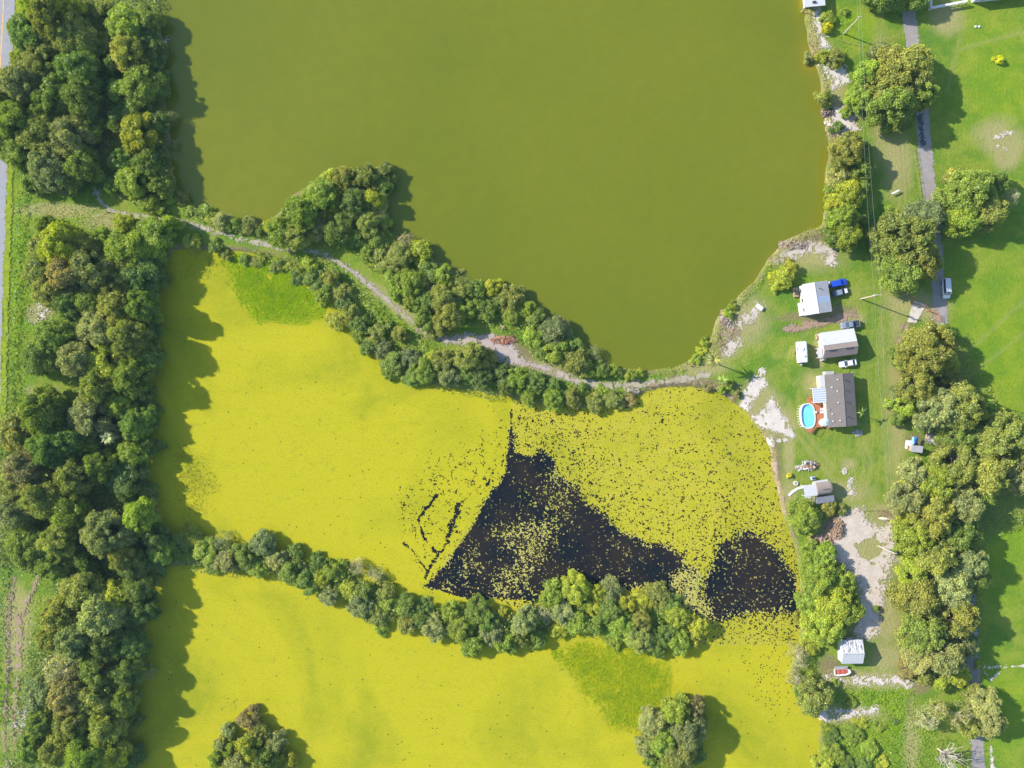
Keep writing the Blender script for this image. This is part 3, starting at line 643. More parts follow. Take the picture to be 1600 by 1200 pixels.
ORD = ['first', 'second', 'third', 'fourth', 'fifth', 'sixth', 'seventh', 'eighth', 'ninth', 'tenth', 'eleventh', 'twelfth']
def plant(zone, group, data, axis='y', hm=1.0, rmul=1.13, sparse='r'):
    items = []
    for tk in data.split():
        a = tk.split(','); px_, py_, r_ = float(a[0]), float(a[1]), float(a[2]); tn = a[3]; kd = a[4] if len(a) > 4 else None
        Rm = r_ * .18 * rmul * .95
        if kd is None: kd = 'oak' if Rm > 6.4 else 'tree' if Rm > 3.9 else 'bush' if Rm > 2.3 else 'shrub'
        noun = {'oak': 'broad tree', 'tree': 'leafy tree', 'bush': 'rounded bush', 'shrub': 'low shrub', 'sparse': 'bare-limbed tree'}[kd]
        items.append([px_, py_, Rm, tn, kd, noun])
    groups = {}
    for it in items: groups.setdefault((it[3], it[5]), []).append(it)
    for (tn, noun), its in groups.items():
        its.sort(key=lambda t: t[1] if axis == 'y' else t[0])
        for k, it in enumerate(its):
            lab = TONE[tn][0] + ' ' + noun + ' ' + zone
            if len(its) > 1:
                a, b = ('top', 'bottom') if axis == 'y' else ('left', 'right')
                if k <= (len(its) - 1) / 2: lab += ', ' + (('the ' + a + 'most such') if k == 0 and axis == 'x' else ('topmost such' if k == 0 else ORD[k] + ' such from the ' + a))
                else:
                    kk = len(its) - 1 - k; lab += ', ' + (('lowest such' if axis == 'y' else 'the rightmost such') if kk == 0 else ORD[kk] + ' such from the ' + b)
            lab = lab.replace('the leftmost', 'leftmost').replace('the rightmost', 'rightmost')
            if len(lab.split()) > 16: lab = lab.replace(' such from the ', ' from ').replace(' leafy tree', ' tree')
            it.append(lab)
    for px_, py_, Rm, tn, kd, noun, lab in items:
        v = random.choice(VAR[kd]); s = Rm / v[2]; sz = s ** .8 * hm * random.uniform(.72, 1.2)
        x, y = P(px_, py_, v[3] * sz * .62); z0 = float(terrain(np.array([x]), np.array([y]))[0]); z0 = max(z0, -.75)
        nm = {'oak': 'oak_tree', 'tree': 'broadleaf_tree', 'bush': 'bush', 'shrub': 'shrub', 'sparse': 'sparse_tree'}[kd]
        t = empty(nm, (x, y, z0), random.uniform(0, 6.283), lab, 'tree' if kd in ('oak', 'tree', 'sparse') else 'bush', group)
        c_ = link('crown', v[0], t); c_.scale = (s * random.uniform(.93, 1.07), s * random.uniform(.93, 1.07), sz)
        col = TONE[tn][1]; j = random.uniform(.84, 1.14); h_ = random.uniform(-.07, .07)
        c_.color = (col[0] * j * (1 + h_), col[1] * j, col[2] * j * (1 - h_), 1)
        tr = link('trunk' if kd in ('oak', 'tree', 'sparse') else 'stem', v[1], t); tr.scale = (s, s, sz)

plant("beside the paved road's top end", 'trees in the north-west wood',
 "75,22,34,o 40,48,30,g 104,52,36,o 60,98,36,o 116,100,36,g 24,128,30,r 76,146,34,g 122,146,28,d 18,186,28,g 58,206,32,o 104,214,32,r 75,262,36,r 122,252,28,g 24,236,24,g 106,282,20,o 28,88,14,y 62,178,22,d 140,200,18,g 50,285,20,g 95,4,24,y 45,4,18,b 88,180,20,d -16,160,26,g -14,215,24,g 140,75,16,d", hm=1.15)
plant("on the lake's west bank", 'trees on the west bank of the lake',
 "162,14,16,o 192,36,28,b 196,80,26,o 228,28,22,g 238,74,18,d 216,128,28,g 184,140,20,g 240,132,18,d 214,206,27,y 246,190,17,d 262,182,11,r,sparse 186,246,18,g 228,254,24,g 204,282,26,b 246,288,20,g 268,224,8,r,sparse 178,186,18,d 176,98,16,d 165,60,14,o 250,250,14,d 206,168,20,g 232,318,16,b 176,290,13,g 244,104,14,d 252,330,10,b 220,60,18,d", hm=1.0)
plant('beside the footpath at its west end', 'bushes along the west end of the footpath',
 "282,308,12,o 318,328,13,b 345,344,15,p 386,352,16,o 300,378,15,y 335,386,11,g 330,345,10,y 362,352,12,b 405,360,10,g 268,310,10,b 352,398,10,o 380,404,10,g 398,410,10,o 408,404,10,b 296,330,9,b", 'x', hm=0.7, rmul=1.0)
plant('in the upper part of the west wood', 'trees in the west wood',
 "66,350,15,g 92,382,34,y 60,420,26,o 100,426,32,w 140,418,30,r 76,452,28,o 106,476,24,d 170,432,34,o 196,386,32,b 160,370,20,b 238,368,28,b 262,352,16,b 216,430,30,d 140,470,24,g 178,480,32,o 218,476,26,g 240,430,18,d 232,402,18,g 62,380,18,o 128,384,22,o 194,350,18,y 120,446,20,r", hm=1.15)
plant('in the west wood beside the upper pond', 'trees in the west wood',
 "150,514,32,p 196,528,30,o 226,556,22,g 80,528,30,g 56,560,26,g 116,560,30,r 158,570,30,y 200,588,26,g 182,552,20,o 100,545,22,g 146,606,24,o 228,520,18,d 214,610,20,d", hm=1.15)
plant('in the middle of the west wood', 'trees in the west wood',
 "138,650,32,p 186,632,24,b 206,662,26,g 60,648,34,g 22,676,28,o 72,700,34,d 34,730,32,w 100,690,26,d 110,744,30,o 150,728,24,g 204,712,22,b 196,752,28,d 230,700,16,d 60,780,30,o 102,800,28,b 22,800,28,r 42,858,34,g 84,846,28,o 78,884,24,g 160,836,35,p 188,872,22,o 216,808,26,b 240,842,22,d 204,884,24,d 130,700,18,g 168,676,14,W 228,770,16,d 236,640,14,g 12,760,20,o 110,860,18,d 130,880,18,d 225,660,16,d", hm=1.15)
plant('in the lower part of the west wood', 'trees in the west wood',
 "126,926,30,o 176,936,26,y 214,918,24,d 220,958,22,d 150,964,32,p 90,962,28,o 112,1002,30,r 160,1006,28,d 204,1010,22,d 76,1000,22,o 94,1046,28,W,sparse 150,1050,28,g 196,1052,24,d 226,1054,12,r,sparse 60,1086,26,r 102,1090,30,w 146,1092,30,o 186,1096,24,g 60,1132,22,g 110,1132,28,o 160,1136,26,o 192,1130,20,d 44,1172,22,g 84,1176,26,o 130,1182,30,b 170,1182,26,y 200,1190,18,d 182,1210,20,d 128,960,18,y 196,976,18,d 170,1076,20,g", hm=1.12)
plant('on the wooded spit jutting into the lake', 'trees on the lake spit',
 "436,360,22,b 424,352,13,y 470,332,28,b 462,366,22,o 500,306,28,b 513,275,12,y 538,278,20,o 526,300,15,y 572,274,20,o 601,268,17,o 606,262,10,y 582,312,20,y 586,330,18,p 552,318,24,d 490,352,22,p 528,356,24,g 576,352,24,o 600,345,12,b 545,345,20,d 600,290,14,g 560,368,18,g 502,340,18,o 548,296,14,g 520,326,16,y 452,342,18,g 592,372,18,g 612,288,8,g 478,364,14,b", 'x', hm=0.95, rmul=1.06)
plant("between the footpath and the lake", 'trees along the south shore of the lake',
 "574,388,16,b 596,400,22,o 622,400,24,o 632,376,14,W,sparse 656,394,20,y 668,426,22,g 642,442,24,b 618,434,18,b 692,432,18,b 690,466,24,o 664,470,20,g 720,452,22,o 742,456,20,g 700,494,24,o 728,482,18,b 768,450,16,y 760,482,18,g 796,464,22,o 800,490,18,b 826,482,14,b 720,424,6,p 838,498,18,g 866,518,26,r 836,524,20,b 868,548,22,b 902,566,22,o 896,540,16,g 930,552,12,r,sparse 916,578,16,b 940,578,14,g 960,580,11,b 848,548,16,g 640,470,14,b 662,500,18,g 684,512,18,o 620,460,14,b 780,470,14,g 988,586,11,b 1000,582,8,b 668,448,16,w", 'x', hm=0.8, rmul=1.0)
plant('between the footpath and the yellow pond', 'trees along the north shore of the yellow pond',
 "430,416,12,o 449,416,9,y 460,432,12,d 482,412,13,b 488,436,18,g 516,434,15,o 500,464,15,b 534,456,16,o 526,500,18,y 548,486,16,o 562,506,17,g 540,470,16,d 584,524,19,o 600,508,13,g 560,522,16,b 596,542,17,r 576,540,16,g 624,522,14,o 616,566,22,g 640,560,18,r 606,584,14,b 660,580,24,b 692,566,20,o 700,588,20,p 676,560,16,y 734,556,26,o 728,582,20,g 752,590,20,d 760,562,18,o 784,586,20,d 790,606,14,g 808,592,20,b 834,600,20,g 826,622,14,b 860,606,16,g 862,626,18,b 896,622,15,o 930,628,17,o 958,624,17,o 984,622,12,w 910,606,10,g 646,588,18,g 470,418,12,b 510,446,12,g 880,618,12,d 944,612,10,b", 'x', hm=0.75, rmul=0.98)
plant('on the lower dyke, west half', 'trees on the dyke between the two lower ponds',
 "272,852,20,g 294,838,20,y 318,862,20,b 344,846,16,r,sparse 352,878,20,p 384,872,18,g 408,852,22,r 400,888,16,b 430,876,16,p 460,866,15,g 452,894,18,g 478,912,20,g 496,880,16,g 520,892,20,b 556,888,14,W,sparse 584,898,13,W,sparse 514,930,18,p 546,920,18,y,shrub 560,948,20,r 588,962,20,o 600,926,18,o 634,948,20,g 636,976,18,o 666,950,16,g 676,984,20,p 704,958,18,b 720,982,22,b 540,900,14,b 606,944,14,b 570,925,16,g 500,906,14,y 370,862,14,g 330,886,12,g 248,862,22,g 240,884,20,d 596,984,12,b 656,968,14,g", 'x', hm=0.72, rmul=1.04)
plant('on the lower dyke, east half', 'trees on the dyke between the two lower ponds',
 "746,958,22,g 740,1008,20,b 768,990,20,r 762,972,18,g 784,960,13,y 790,1006,20,b 820,974,22,p 840,1002,14,g 852,962,14,W,sparse 866,930,20,b 900,922,24,y 880,960,18,p 872,986,14,y 902,974,20,b 926,950,13,y 934,926,16,y 952,928,20,r 956,954,18,g 980,946,14,y 1004,944,18,y 1030,934,20,o 1052,950,18,g 972,982,20,b 1000,1000,22,o 1038,992,20,g 1030,1014,16,g 1062,1006,18,b 1060,968,18,y 1092,980,16,y 1088,1000,12,y 1004,970,16,o 812,1000,14,o 934,978,16,g 960,1004,14,b 916,944,12,b 716,962,14,o", 'x', hm=0.8, rmul=1.08)
plant('on the islet beside the marsh grass', 'bushes on the right-hand islet',
 "1022,1132,22,p 1060,1116,24,b 1088,1112,18,w 1036,1162,24,b 1076,1146,26,r 1060,1182,26,o 1014,1172,18,p 1042,1200,18,b 1086,1178,16,g 1098,1130,12,o 1010,1150,10,p 1024,1192,14,g", 'x', hm=1.15)
plant('on the bottom islet near the west wood', 'bushes on the left-hand islet',
 "386,1128,18,w 402,1150,16,o 354,1146,12,p 384,1172,20,y 426,1164,16,p 412,1192,18,g 372,1196,20,p 360,1174,12,b 450,1192,14,y 434,1186,14,y 396,1206,18,y 342,1166,12,p 334,1190,13,b 350,1204,14,y 438,1202,14,b", 'x', hm=1.1)
plant("on the lake's east bank", 'bushes on the east bank of the lake',
 "1290,150,13,o 1266,88,8,p 1293,42,8,Y,shrub 1296,28,11,b 1306,90,14,o 1328,232,24,o 1350,262,18,g 1312,276,18,p 1326,304,24,y 1312,256,14,o 1320,338,22,b 1328,366,22,b 1306,364,16,g 1346,344,12,g 1345,228,14,g 1300,300,12,b 1310,196,9,g 1322,176,9,b 1285,88,9,y 1346,292,14,g 1306,316,14,y", hm=1.0)
plant('around the three houses', 'shrubs around the houses',
 "1224,434,18,y 1236,418,12,y 1215,446,10,b 1258,808,24,b 1264,826,14,b 1296,794,12,o 1316,796,8,o 1234,743,4,Y 1334,150,10,g 1563,92,7,Y 1320,18,6,b 1088,562,8,b 1098,548,8,y 1105,536,7,b 1140,490,8,b 1148,478,7,b 1128,610,7,b 1108,606,6,w 1152,616,6,w 1140,600,6,b", 'x', hm=.85)
plant("shading the gravel lane's upper half", 'large trees shading the lane',
 "1412,116,46,o 1398,164,32,g 1358,112,20,b 1346,152,22,b 1430,100,30,o 1384,84,18,r 1406,190,18,g 1378,140,24,o 1444,140,26,g 1424,372,44,o 1448,342,30,r 1412,424,30,g 1394,390,26,g 1400,342,16,g 1524,300,42,g 1510,340,28,b 1550,330,28,o 1500,282,20,o 1440,402,34,o 1584,306,12,W,sparse 1388,-22,34,g 1430,-16,26,g 1560,285,20,g", 'x', hm=1.05)
plant('beside the sandy yard', 'trees by the sandy yard',
 "1268,866,16,b 1292,872,20,b 1280,906,26,b 1318,908,20,b 1304,944,30,y 1330,956,22,b 1268,946,20,b 1290,984,28,b 1270,1008,14,y 1250,1030,16,W,sparse 1246,1060,13,W,sparse 1276,1092,26,o 1254,1084,12,g 1268,1060,10,b 1328,930,14,g 1256,970,12,y 1310,978,16,b 1370,952,6,g 1304,1068,8,b 1310,892,7,b", hm=.85)
plant('in the weedy corner below the shed', 'bushes below the white shed',
 "1300,1150,14,g 1302,1176,20,b 1332,1150,18,b 1290,1196,20,y 1360,1172,15,b 1322,1196,14,g 1398,1128,6,d 1328,1096,11,b 1380,1190,10,y 1376,1136,9,b 1350,1196,14,g 1346,1130,10,y 1290,1140,10,y", hm=.5, rmul=1.0)
plant("in the lane row's upper third", 'trees in the row beside the lane',
 "1456,548,42,o 1418,560,20,g 1438,602,26,o 1492,604,20,o 1474,640,34,p 1420,632,20,b 1510,638,34,o 1474,664,20,g 1500,682,28,g 1414,612,14,r 1484,572,18,o 1404,656,12,g 1420,540,14,o 1480,700,14,r,sparse 1540,640,18,g 1480,520,14,g", hm=1.12)
plant("in the lane row's middle third", 'trees in the row beside the lane',
 "1570,688,38,o 1546,742,32,o 1592,742,30,p 1500,728,34,o 1432,742,20,p 1470,758,30,b 1422,782,26,r 1510,792,30,r 1460,812,34,o 1434,838,28,b 1500,838,32,g 1464,872,32,o 1520,878,26,r 1430,892,24,b 1418,820,18,y 1412,850,14,g 1540,772,20,g 1604,700,22,o 1530,704,20,g 1424,760,14,y", hm=1.12)
plant("in the lane row's lower third", 'trees in the row beside the lane',
 "1490,918,34,p 1440,936,32,o 1526,904,22,g 1500,968,30,o 1452,988,32,g 1482,1028,28,r 1440,1028,24,p 1514,1008,18,r 1420,996,16,o 1472,1066,16,b 1498,1054,18,y 1420,1050,14,w 1446,1058,14,o 1542,1102,24,p 1502,1122,18,p,sparse 1452,1126,16,W,sparse 1550,1132,22,p 1524,1086,14,o 1520,1140,16,o 1530,1040,6,b 1468,1110,14,p,sparse", hm=1.1)

# roadside hedge: one long leafy thing
def leafy_strip(name, line, half, h0, h1, dens, lsize, seed, area=None, tone=(.07, .13, .02), **tg):
    r = np.random.default_rng(seed)
    if area is None:
        pts = []
        for (a, b) in zip(line[:-1], line[1:]):
            L = math.hypot(b[0] - a[0], b[1] - a[1]); n = int(L * half * 2 * dens); t = r.random(n); o_ = r.normal(size=n) * half * .45
            nxn, nyn = -(b[1] - a[1]) / L, (b[0] - a[0]) / L
            pts.append(np.stack([a[0] + (b[0] - a[0]) * t + nxn * o_, a[1] + (b[1] - a[1]) * t + nyn * o_], 1))
        xy = np.concatenate(pts)
    else:
        xs = [p[0] for p in area]; ys = [p[1] for p in area]; n = int((max(xs) - min(xs)) * (max(ys) - min(ys)) * dens)
        xy = np.stack([r.uniform(min(xs), max(xs), n), r.uniform(min(ys), max(ys), n)], 1)
        s = sdf(xy[:, 0], xy[:, 1], area) + fbm(xy[:, 0], xy[:, 1], 4, seed, 3) * 1.5 + (1.6 if seed == 45 else 0); xy = xy[s > 0]
    x, y = xy[:, 0], xy[:, 1]; s = land(x, y); k = s > (-1.9 if 'dyke' in name else -.3); x, y = x[k], y[k]; s = s[k]; n = len(x)
    hh = fbm(x, y, 2.2, seed + 5, 3) * .5 + .5; clump = fbm(x, y, .8, seed + 6, 2)
    base = np.maximum(zland(s), WZ + .03)
    z = base + h0 + (h1 - h0) * np.clip(hh + .25 * clump, 0, 1) * r.uniform(.55, 1.0, n)
    e = .25; gx_ = (fbm(x + e, y, 2.2, seed + 5, 3) - fbm(x - e, y, 2.2, seed + 5, 3)) / (2 * e) * .5 * (h1 - h0)
    gy_ = (fbm(x, y + e, 2.2, seed + 5, 3) - fbm(x, y - e, 2.2, seed + 5, 3)) / (2 * e) * .5 * (h1 - h0)
    nrm = np.stack([-gx_, -gy_, np.ones(n)], 1) + r.normal(size=(n, 3)) * .45; nrm /= np.linalg.norm(nrm, axis=1)[:, None]
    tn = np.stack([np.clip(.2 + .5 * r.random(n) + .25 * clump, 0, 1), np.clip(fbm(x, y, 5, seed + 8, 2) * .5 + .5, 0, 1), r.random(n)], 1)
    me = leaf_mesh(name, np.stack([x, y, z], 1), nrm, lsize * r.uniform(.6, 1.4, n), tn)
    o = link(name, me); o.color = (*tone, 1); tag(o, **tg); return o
leafy_strip('roadside_hedge', poly(parse("38,300 32,350 28,400 26,450 24,500 20,560 14,620 10,700 8,760")), 1.6, .1, 2.2, 6, .42, 31, label='long uneven green hedge running beside the paved road verge', cat='hedge')
leafy_strip('roadside_hedge', poly(parse("4,860 8,900 6,960 5,1020 3,1080 6,1130")), 1.4, .1, 2.0, 6, .42, 32, tone=(.05, .11, .02), label='short dark hedge at the left edge beside the rutted field track', cat='hedge')
for i, (ar, h0, h1, dn, ls, tn) in enumerate(((WOODS[0], .1, 2.2, 5.5, .5, (.115, .155, .04)), (WOODS[1], .1, 2.4, 5.5, .5, (.11, .155, .04)))):
    leafy_strip('undergrowth', None, 0, h0, h1, dn, ls, 41 + i, area=ar, tone=tn, label=('tangled green undergrowth filling gaps in the north-west wood', 'tangled green undergrowth filling gaps in the west wood')[i], cat='undergrowth', kind='stuff')
leafy_strip('undergrowth', None, 0, .1, 1.4, 4.5, .42, 44, area=WOODS[2], tone=(.14, .17, .05), label='low undergrowth beneath the row of trees beside the lane', cat='undergrowth', kind='stuff')
leafy_strip('dyke_undergrowth', None, 0, .1, 2.6, 6.5, .42, 45, area=BERM, tone=(.14, .18, .04), label='low leafy growth covering the lower dyke between the ponds', cat='undergrowth', kind='stuff')
leafy_strip('dyke_undergrowth', None, 0, .1, 2.0, 6.0, .40, 46, area=poly(parse("380,392 440,398 500,400 540,425 590,470 640,515 690,545 740,548 800,580 870,592 940,606 1000,608 980,628 900,640 800,630 690,608 620,590 560,530 500,470 440,420 385,402")), tone=(.14, .18, .04), label='low leafy growth between the footpath and the yellow pond', cat='undergrowth', kind='stuff')
leafy_strip('dyke_undergrowth', None, 0, .1, 2.0, 6.0, .40, 47, area=poly(parse("270,300 340,335 415,355 500,275 610,262 606,362 700,418 800,460 880,512 945,565 1010,578 990,592 900,585 830,562 805,528 740,512 680,515 630,478 590,430 540,395 480,385 400,372 330,352 280,335")), tone=(.145, .185, .04), label='low leafy growth between the footpath and the lake', cat='undergrowth', kind='stuff')
leafy_strip('bank_reeds', None, 0, .05, .9, 7, .34, 48, area=poly(parse("1000,576 1050,572 1082,560 1110,535 1124,500 1150,470 1180,438 1204,404 1230,376 1290,350 1292,360 1240,385 1215,410 1190,440 1160,478 1140,515 1125,545 1108,568 1060,583 1005,587")), tone=(.19, .22, .035), label='yellow-green reeds fringing the south-east shore of the lake', cat='reeds', kind='stuff')
leafy_strip('bank_reeds', None, 0, .05, .8, 6, .34, 49, area=poly(parse("1256,10 1270,10 1282,60 1286,100 1300,150 1305,230 1296,260 1292,190 1280,120 1266,80")), tone=(.24, .23, .06), label='dry yellowish reeds fringing the east shore of the lake', cat='reeds', kind='stuff')
leafy_strip('bank_reeds', None, 0, .05, .7, 5, .3, 50, area=poly(parse("1000,600 1060,597 1120,603 1160,630 1150,640 1115,618 1060,610 1000,614")), tone=(.20, .17, .07), label='brown dead reeds along the top shore of the yellow pond', cat='reeds', kind='stuff')
leafy_strip('weeds', None, 0, .02, .8, 5, .36, 51, area=poly(parse("1290,1070 1430,1078 1440,1110 1500,1170 1490,1250 1290,1250 1290,1130 1370,1118 1375,1100 1290,1105")), tone=(.13, .20, .02), label='bright weedy ground cover in the corner below the shed', cat='weeds', kind='stuff')
leafy_strip('weeds', None, 0, .02, .7, 3.5, .34, 52, area=poly(parse("40,300 150,310 190,345 230,345 150,375 60,340")), tone=(.15, .22, .03), label='grassy weeds around the west end of the footpath', cat='weeds', kind='stuff')
leafy_strip('weeds', None, 0, .02, .8, 3.5, .36, 53, area=poly(parse("32,440 60,450 110,500 95,520 40,530 45,600 110,615 70,640 15,650 20,520")), tone=(.13, .19, .03), label='pale weedy clearing between the hedge and the west wood', cat='weeds', kind='stuff')
leafy_strip('weeds', None, 0, .02, .7, 3.0, .34, 54, area=poly(parse("60,890 100,895 60,1000 50,1100 60,1200 20,1210 35,1120 30,1000 40,960")), tone=(.14, .22, .03), label='green weeds beside the rutted field track', cat='weeds', kind='stuff')
leafy_strip('weeds', None, 0, .02, .9, 4, .34, 55, area=poly(parse("1280,15 1320,15 1335,45 1310,60 1285,55")), tone=(.13, .24, .02), label='bright leafy weeds beside the boathouse', cat='weeds', kind='stuff')
leafy_strip('weeds', None, 0, .02, .5, 5, .32, 56, area=poly(parse("1415,595 1432,590 1440,620 1425,650 1412,640")), tone=(.24, .30, .02), label='yellow-green weeds at the foot of the lane trees', cat='weeds', kind='stuff')
# marsh grass: upright blades standing in the duckweed
def marsh(name, area, dens, tone, seed, label, hgt=.8):
    r = np.random.default_rng(seed); xs = [p[0] for p in area]; ys = [p[1] for p in area]; n = int((max(xs) - min(xs)) * (max(ys) - min(ys)) * dens)
    x = r.uniform(min(xs), max(xs), n); y = r.uniform(min(ys), max(ys), n); s = sdf(x, y, area) + fbm(x, y, 4, seed, 3) * 2
    k = (r.random(n) < np.clip((s + 1) / 6.5, 0, 1) ** 1.3) & (fbm(x, y, 1.0, seed + 2, 2) > -.35); x, y = x[k], y[k]; n = len(x)
    h = hgt * r.uniform(.15, .7, n) ; a = r.uniform(0, 6.283, n); ln = r.uniform(.3, .75, n); w2 = .17
    bx = np.stack([x - np.sin(a) * w2, y + np.cos(a) * w2, np.full(n, WZ)], 1); cx2 = np.stack([x + np.sin(a) * w2, y - np.cos(a) * w2, np.full(n, WZ)], 1)
    tp = np.stack([x + np.cos(a) * ln, y + np.sin(a) * ln, WZ + h], 1); v = np.stack([bx, cx2, tp], 1).reshape(-1, 3)
    me = bpy.data.meshes.new(name); me.vertices.add(n * 3); me.vertices.foreach_set('co', v.astype(np.float32).ravel()); me.loops.add(n * 3); me.loops.foreach_set('vertex_index', np.arange(n * 3, dtype=np.int32))
    me.polygons.add(n); me.polygons.foreach_set('loop_start', np.arange(0, n * 3, 3, dtype=np.int32)); me.update(calc_edges=True)
    t = np.repeat(np.stack([.05 + .30 * r.random(n), np.clip(.5 + fbm(x, y, 3, seed + 7, 2), 0, 1) * .6, r.random(n) * .9], 1), 3, axis=0)
    ca = me.color_attributes.new('tint', 'FLOAT_COLOR', 'POINT'); ca.data.foreach_set('color', np.concatenate([t, np.ones((len(t), 1))], 1).astype(np.float32).ravel())
    me.materials.append(M['marsh']); o = link(name, me); o.color = (*tone, 1); tag(o, label, 'marsh grass', kind='stuff')
marsh('marsh_grass', poly(parse("340,396 420,400 470,425 508,460 502,492 450,508 400,500 372,474 358,430")), 75, (.185, .285, .005), 61, 'green marsh grass growing out of the duckweed below the footpath', .42)
marsh('marsh_grass', poly(parse("905,1004 1000,1010 1050,1050 1048,1100 1010,1150 960,1140 905,1075 860,1020")), 70, (.225, .275, .005), 62, 'olive marsh grass growing out of the duckweed beside the right islet', .42)
marsh('marsh_grass', poly(parse("280,392 340,396 360,420 320,440 280,430")), 9, (.18, .20, .012), 63, 'thin marsh grass at the north-west corner of the yellow pond', .35)
marsh('marsh_grass', poly(parse("262,690 320,700 345,760 320,810 285,820 270,770")), 9, (.20, .205, .012), 64, 'thin marsh grass along the west side of the yellow pond', .35)

hz = MB(); hz.box(0, 0, (-3.3 + 206) / 2, 5700, 5700, 206 + 3.3)  # air volume added to lift the shadows and turn them bluer
hm_ = bpy.data.materials.new('shadow_lift_haze'); hm_.use_nodes = True; hn = hm_.node_tree.nodes; hn.clear()
ho = hn.new('ShaderNodeOutputMaterial'); hv = hn.new('ShaderNodeVolumePrincipled'); hv.inputs['Density'].default_value = .000055; hv.inputs['Color'].default_value = (.50, .80, 1.0, 1); hv.inputs['Anisotropy'].default_value = 0.0
hm_.node_tree.links.new(hv.outputs[0], ho.inputs['Volume']); tag(hz.build('haze', hm_), 'thin blue haze volume added over the ground to lift the shadows', 'haze', kind='stuff')

# palms and banana-like plants
def frond_mb(m, base, ang, L, rise, droop, wd, seg=6, split=False):
    c, s = math.cos(ang), math.sin(ang); prev = None
    for i in range(seg + 1):
        t = i / seg; r = L * t; z = base[2] + rise * math.sin(t * 1.6) * L * .5 - droop * t * t * L * .5; wdt = wd * math.sin(min(1, t * 1.1 + .12) * math.pi) * .5 + .02
        p = Vector((base[0] + c * r, base[1] + s * r, z)); q = Vector((-s, c, 0)) * wdt; dn = Vector((0, 0, -wdt * .35))
        cur = (p - q + dn, p, p + q + dn); b = len(m.v)
        m.v += [tuple(u) for u in cur]
        if prev is not None: m.f += [(b - 3, b - 2, b + 1, b), (b - 2, b - 1, b + 2, b + 1)]
        prev = cur
def palm(name, px_, py_, h, L, nf, wd, tone, label, cat='palm', tr=.16, fan=False):
    x, y = P(px_, py_, h); t = empty(name, (x, y, 0), random.random() * 6, label, cat)
    MB().tube([(0, 0, -.2), (.05, 0, h * .5), (0, .05, h)], [tr * 1.3, tr, tr * .9], 8).build('trunk', M['bark'], t)
    for k in range(nf):
        m = MB(); lay = k % 3; frond_mb(m, (0, 0, h), k * 2.4 + random.uniform(-.2, .2), L * random.uniform(.85, 1.1), .9 - lay * .35, .5 + lay * .45, wd)
        me = m.mesh('frond', M['leaf']); ca = me.color_attributes.new('tint', 'FLOAT_COLOR', 'POINT')
        v = [random.random(), random.random(), random.random() * .95, 1.0]; ca.data.foreach_set('color', v * len(me.vertices))
        o = link('frond', me, t); o.color = (*tone, 1)
palm('palm_tree', 1116, 562, 6.5, 2.5, 34, .40, (.17, .17, .06), 'bushy fan palm on the bank at the end of the footpath')
palm('banana_plant', 1130, 594, 2.0, 2.0, 11, .55, (.14, .20, .04), 'spiky bright green banana-like plant beside the bank palm')
palm('banana_plant', 1141, 605, 1.6, 1.1, 8, .4, (.17, .22, .03), 'small yellow-green banana-like plant nearest the yellow pond')
palm('palm_tree', 1347.5, 645, 4.2, 1.9, 7, .5, (.13, .18, .04), 'young palm in the shade beside the grey-brown shingle house', tr=.10)
palm('yucca', 1234, 742, .6, .8, 9, .22, (.45, .38, .02), 'small yellow spiky plant above the round white planter', 'yucca', .07)
palm('cabbage_palm', 168, 685, 9.0, 1.9, 44, .55, (.16, .18, .09), 'silvery cabbage palm crown in the middle of the west wood')
palm('palm_tree', 784, 512, .8, 1.4, 8, .25, (.22, .19, .12), 'dried fan-shaped palm stump at the edge of the sandy clearing', tr=.12)

# dead trees
def dead_tree(px_, py_, R, H, seed, label, mat='pale_bark', n=16):
    r = random.Random(seed); x, y = P(px_, py_, H * .6); z = max(float(terrain(np.array([x]), np.array([y]))[0]), -.6)
    t = empty('dead_tree', (x, y, z), 0, label, 'dead tree')
    MB().tube([(0, 0, -.2), (.1, 0, H * .3), (0, .1, H * .5)], [.3, .25, .15], 7).build('trunk', M[mat], t)
    for k in range(n):
        m = MB(); a = k * 2.4 + r.uniform(-.3, .3); L = R * r.uniform(.6, 1.1); z0 = H * r.uniform(.25, .48)
        p = [Vector((0, 0, z0))]
        for i in range(1, 4): p.append(Vector((math.cos(a) * L * i / 3 + r.uniform(-.35, .35), math.sin(a) * L * i / 3 + r.uniform(-.35, .35), z0 + (H - z0) * (i / 3) * r.uniform(.7, 1.1))))
        m.tube([tuple(q) for q in p], [.13, .10, .06, .02], 5)
        for i in range(5):
            q = p[1 + i % 3]; e = q + Vector((r.uniform(-1, 1), r.uniform(-1, 1), r.uniform(.1, .8))).normalized() * R * r.uniform(.15, .38); m.tube([tuple(q), tuple(q.lerp(e, .5) + Vector((.05, .08, 0))), tuple(e)], [.055, .035, .015], 4)
        m.build('branch', M[mat], t)
dead_tree(1480, 1182, 4.6, 7, 1, 'bare bleached dead tree at the bottom edge left of the lane', n=26)
dead_tree(255, 62, 2.0, 2.0, 2, 'leafless grey snag leaning over the west shore of the lake', n=5)
dead_tree(1293, 338, 1.8, 2.0, 4, 'leafless pale snag on the shore above the sandy bend', n=5)

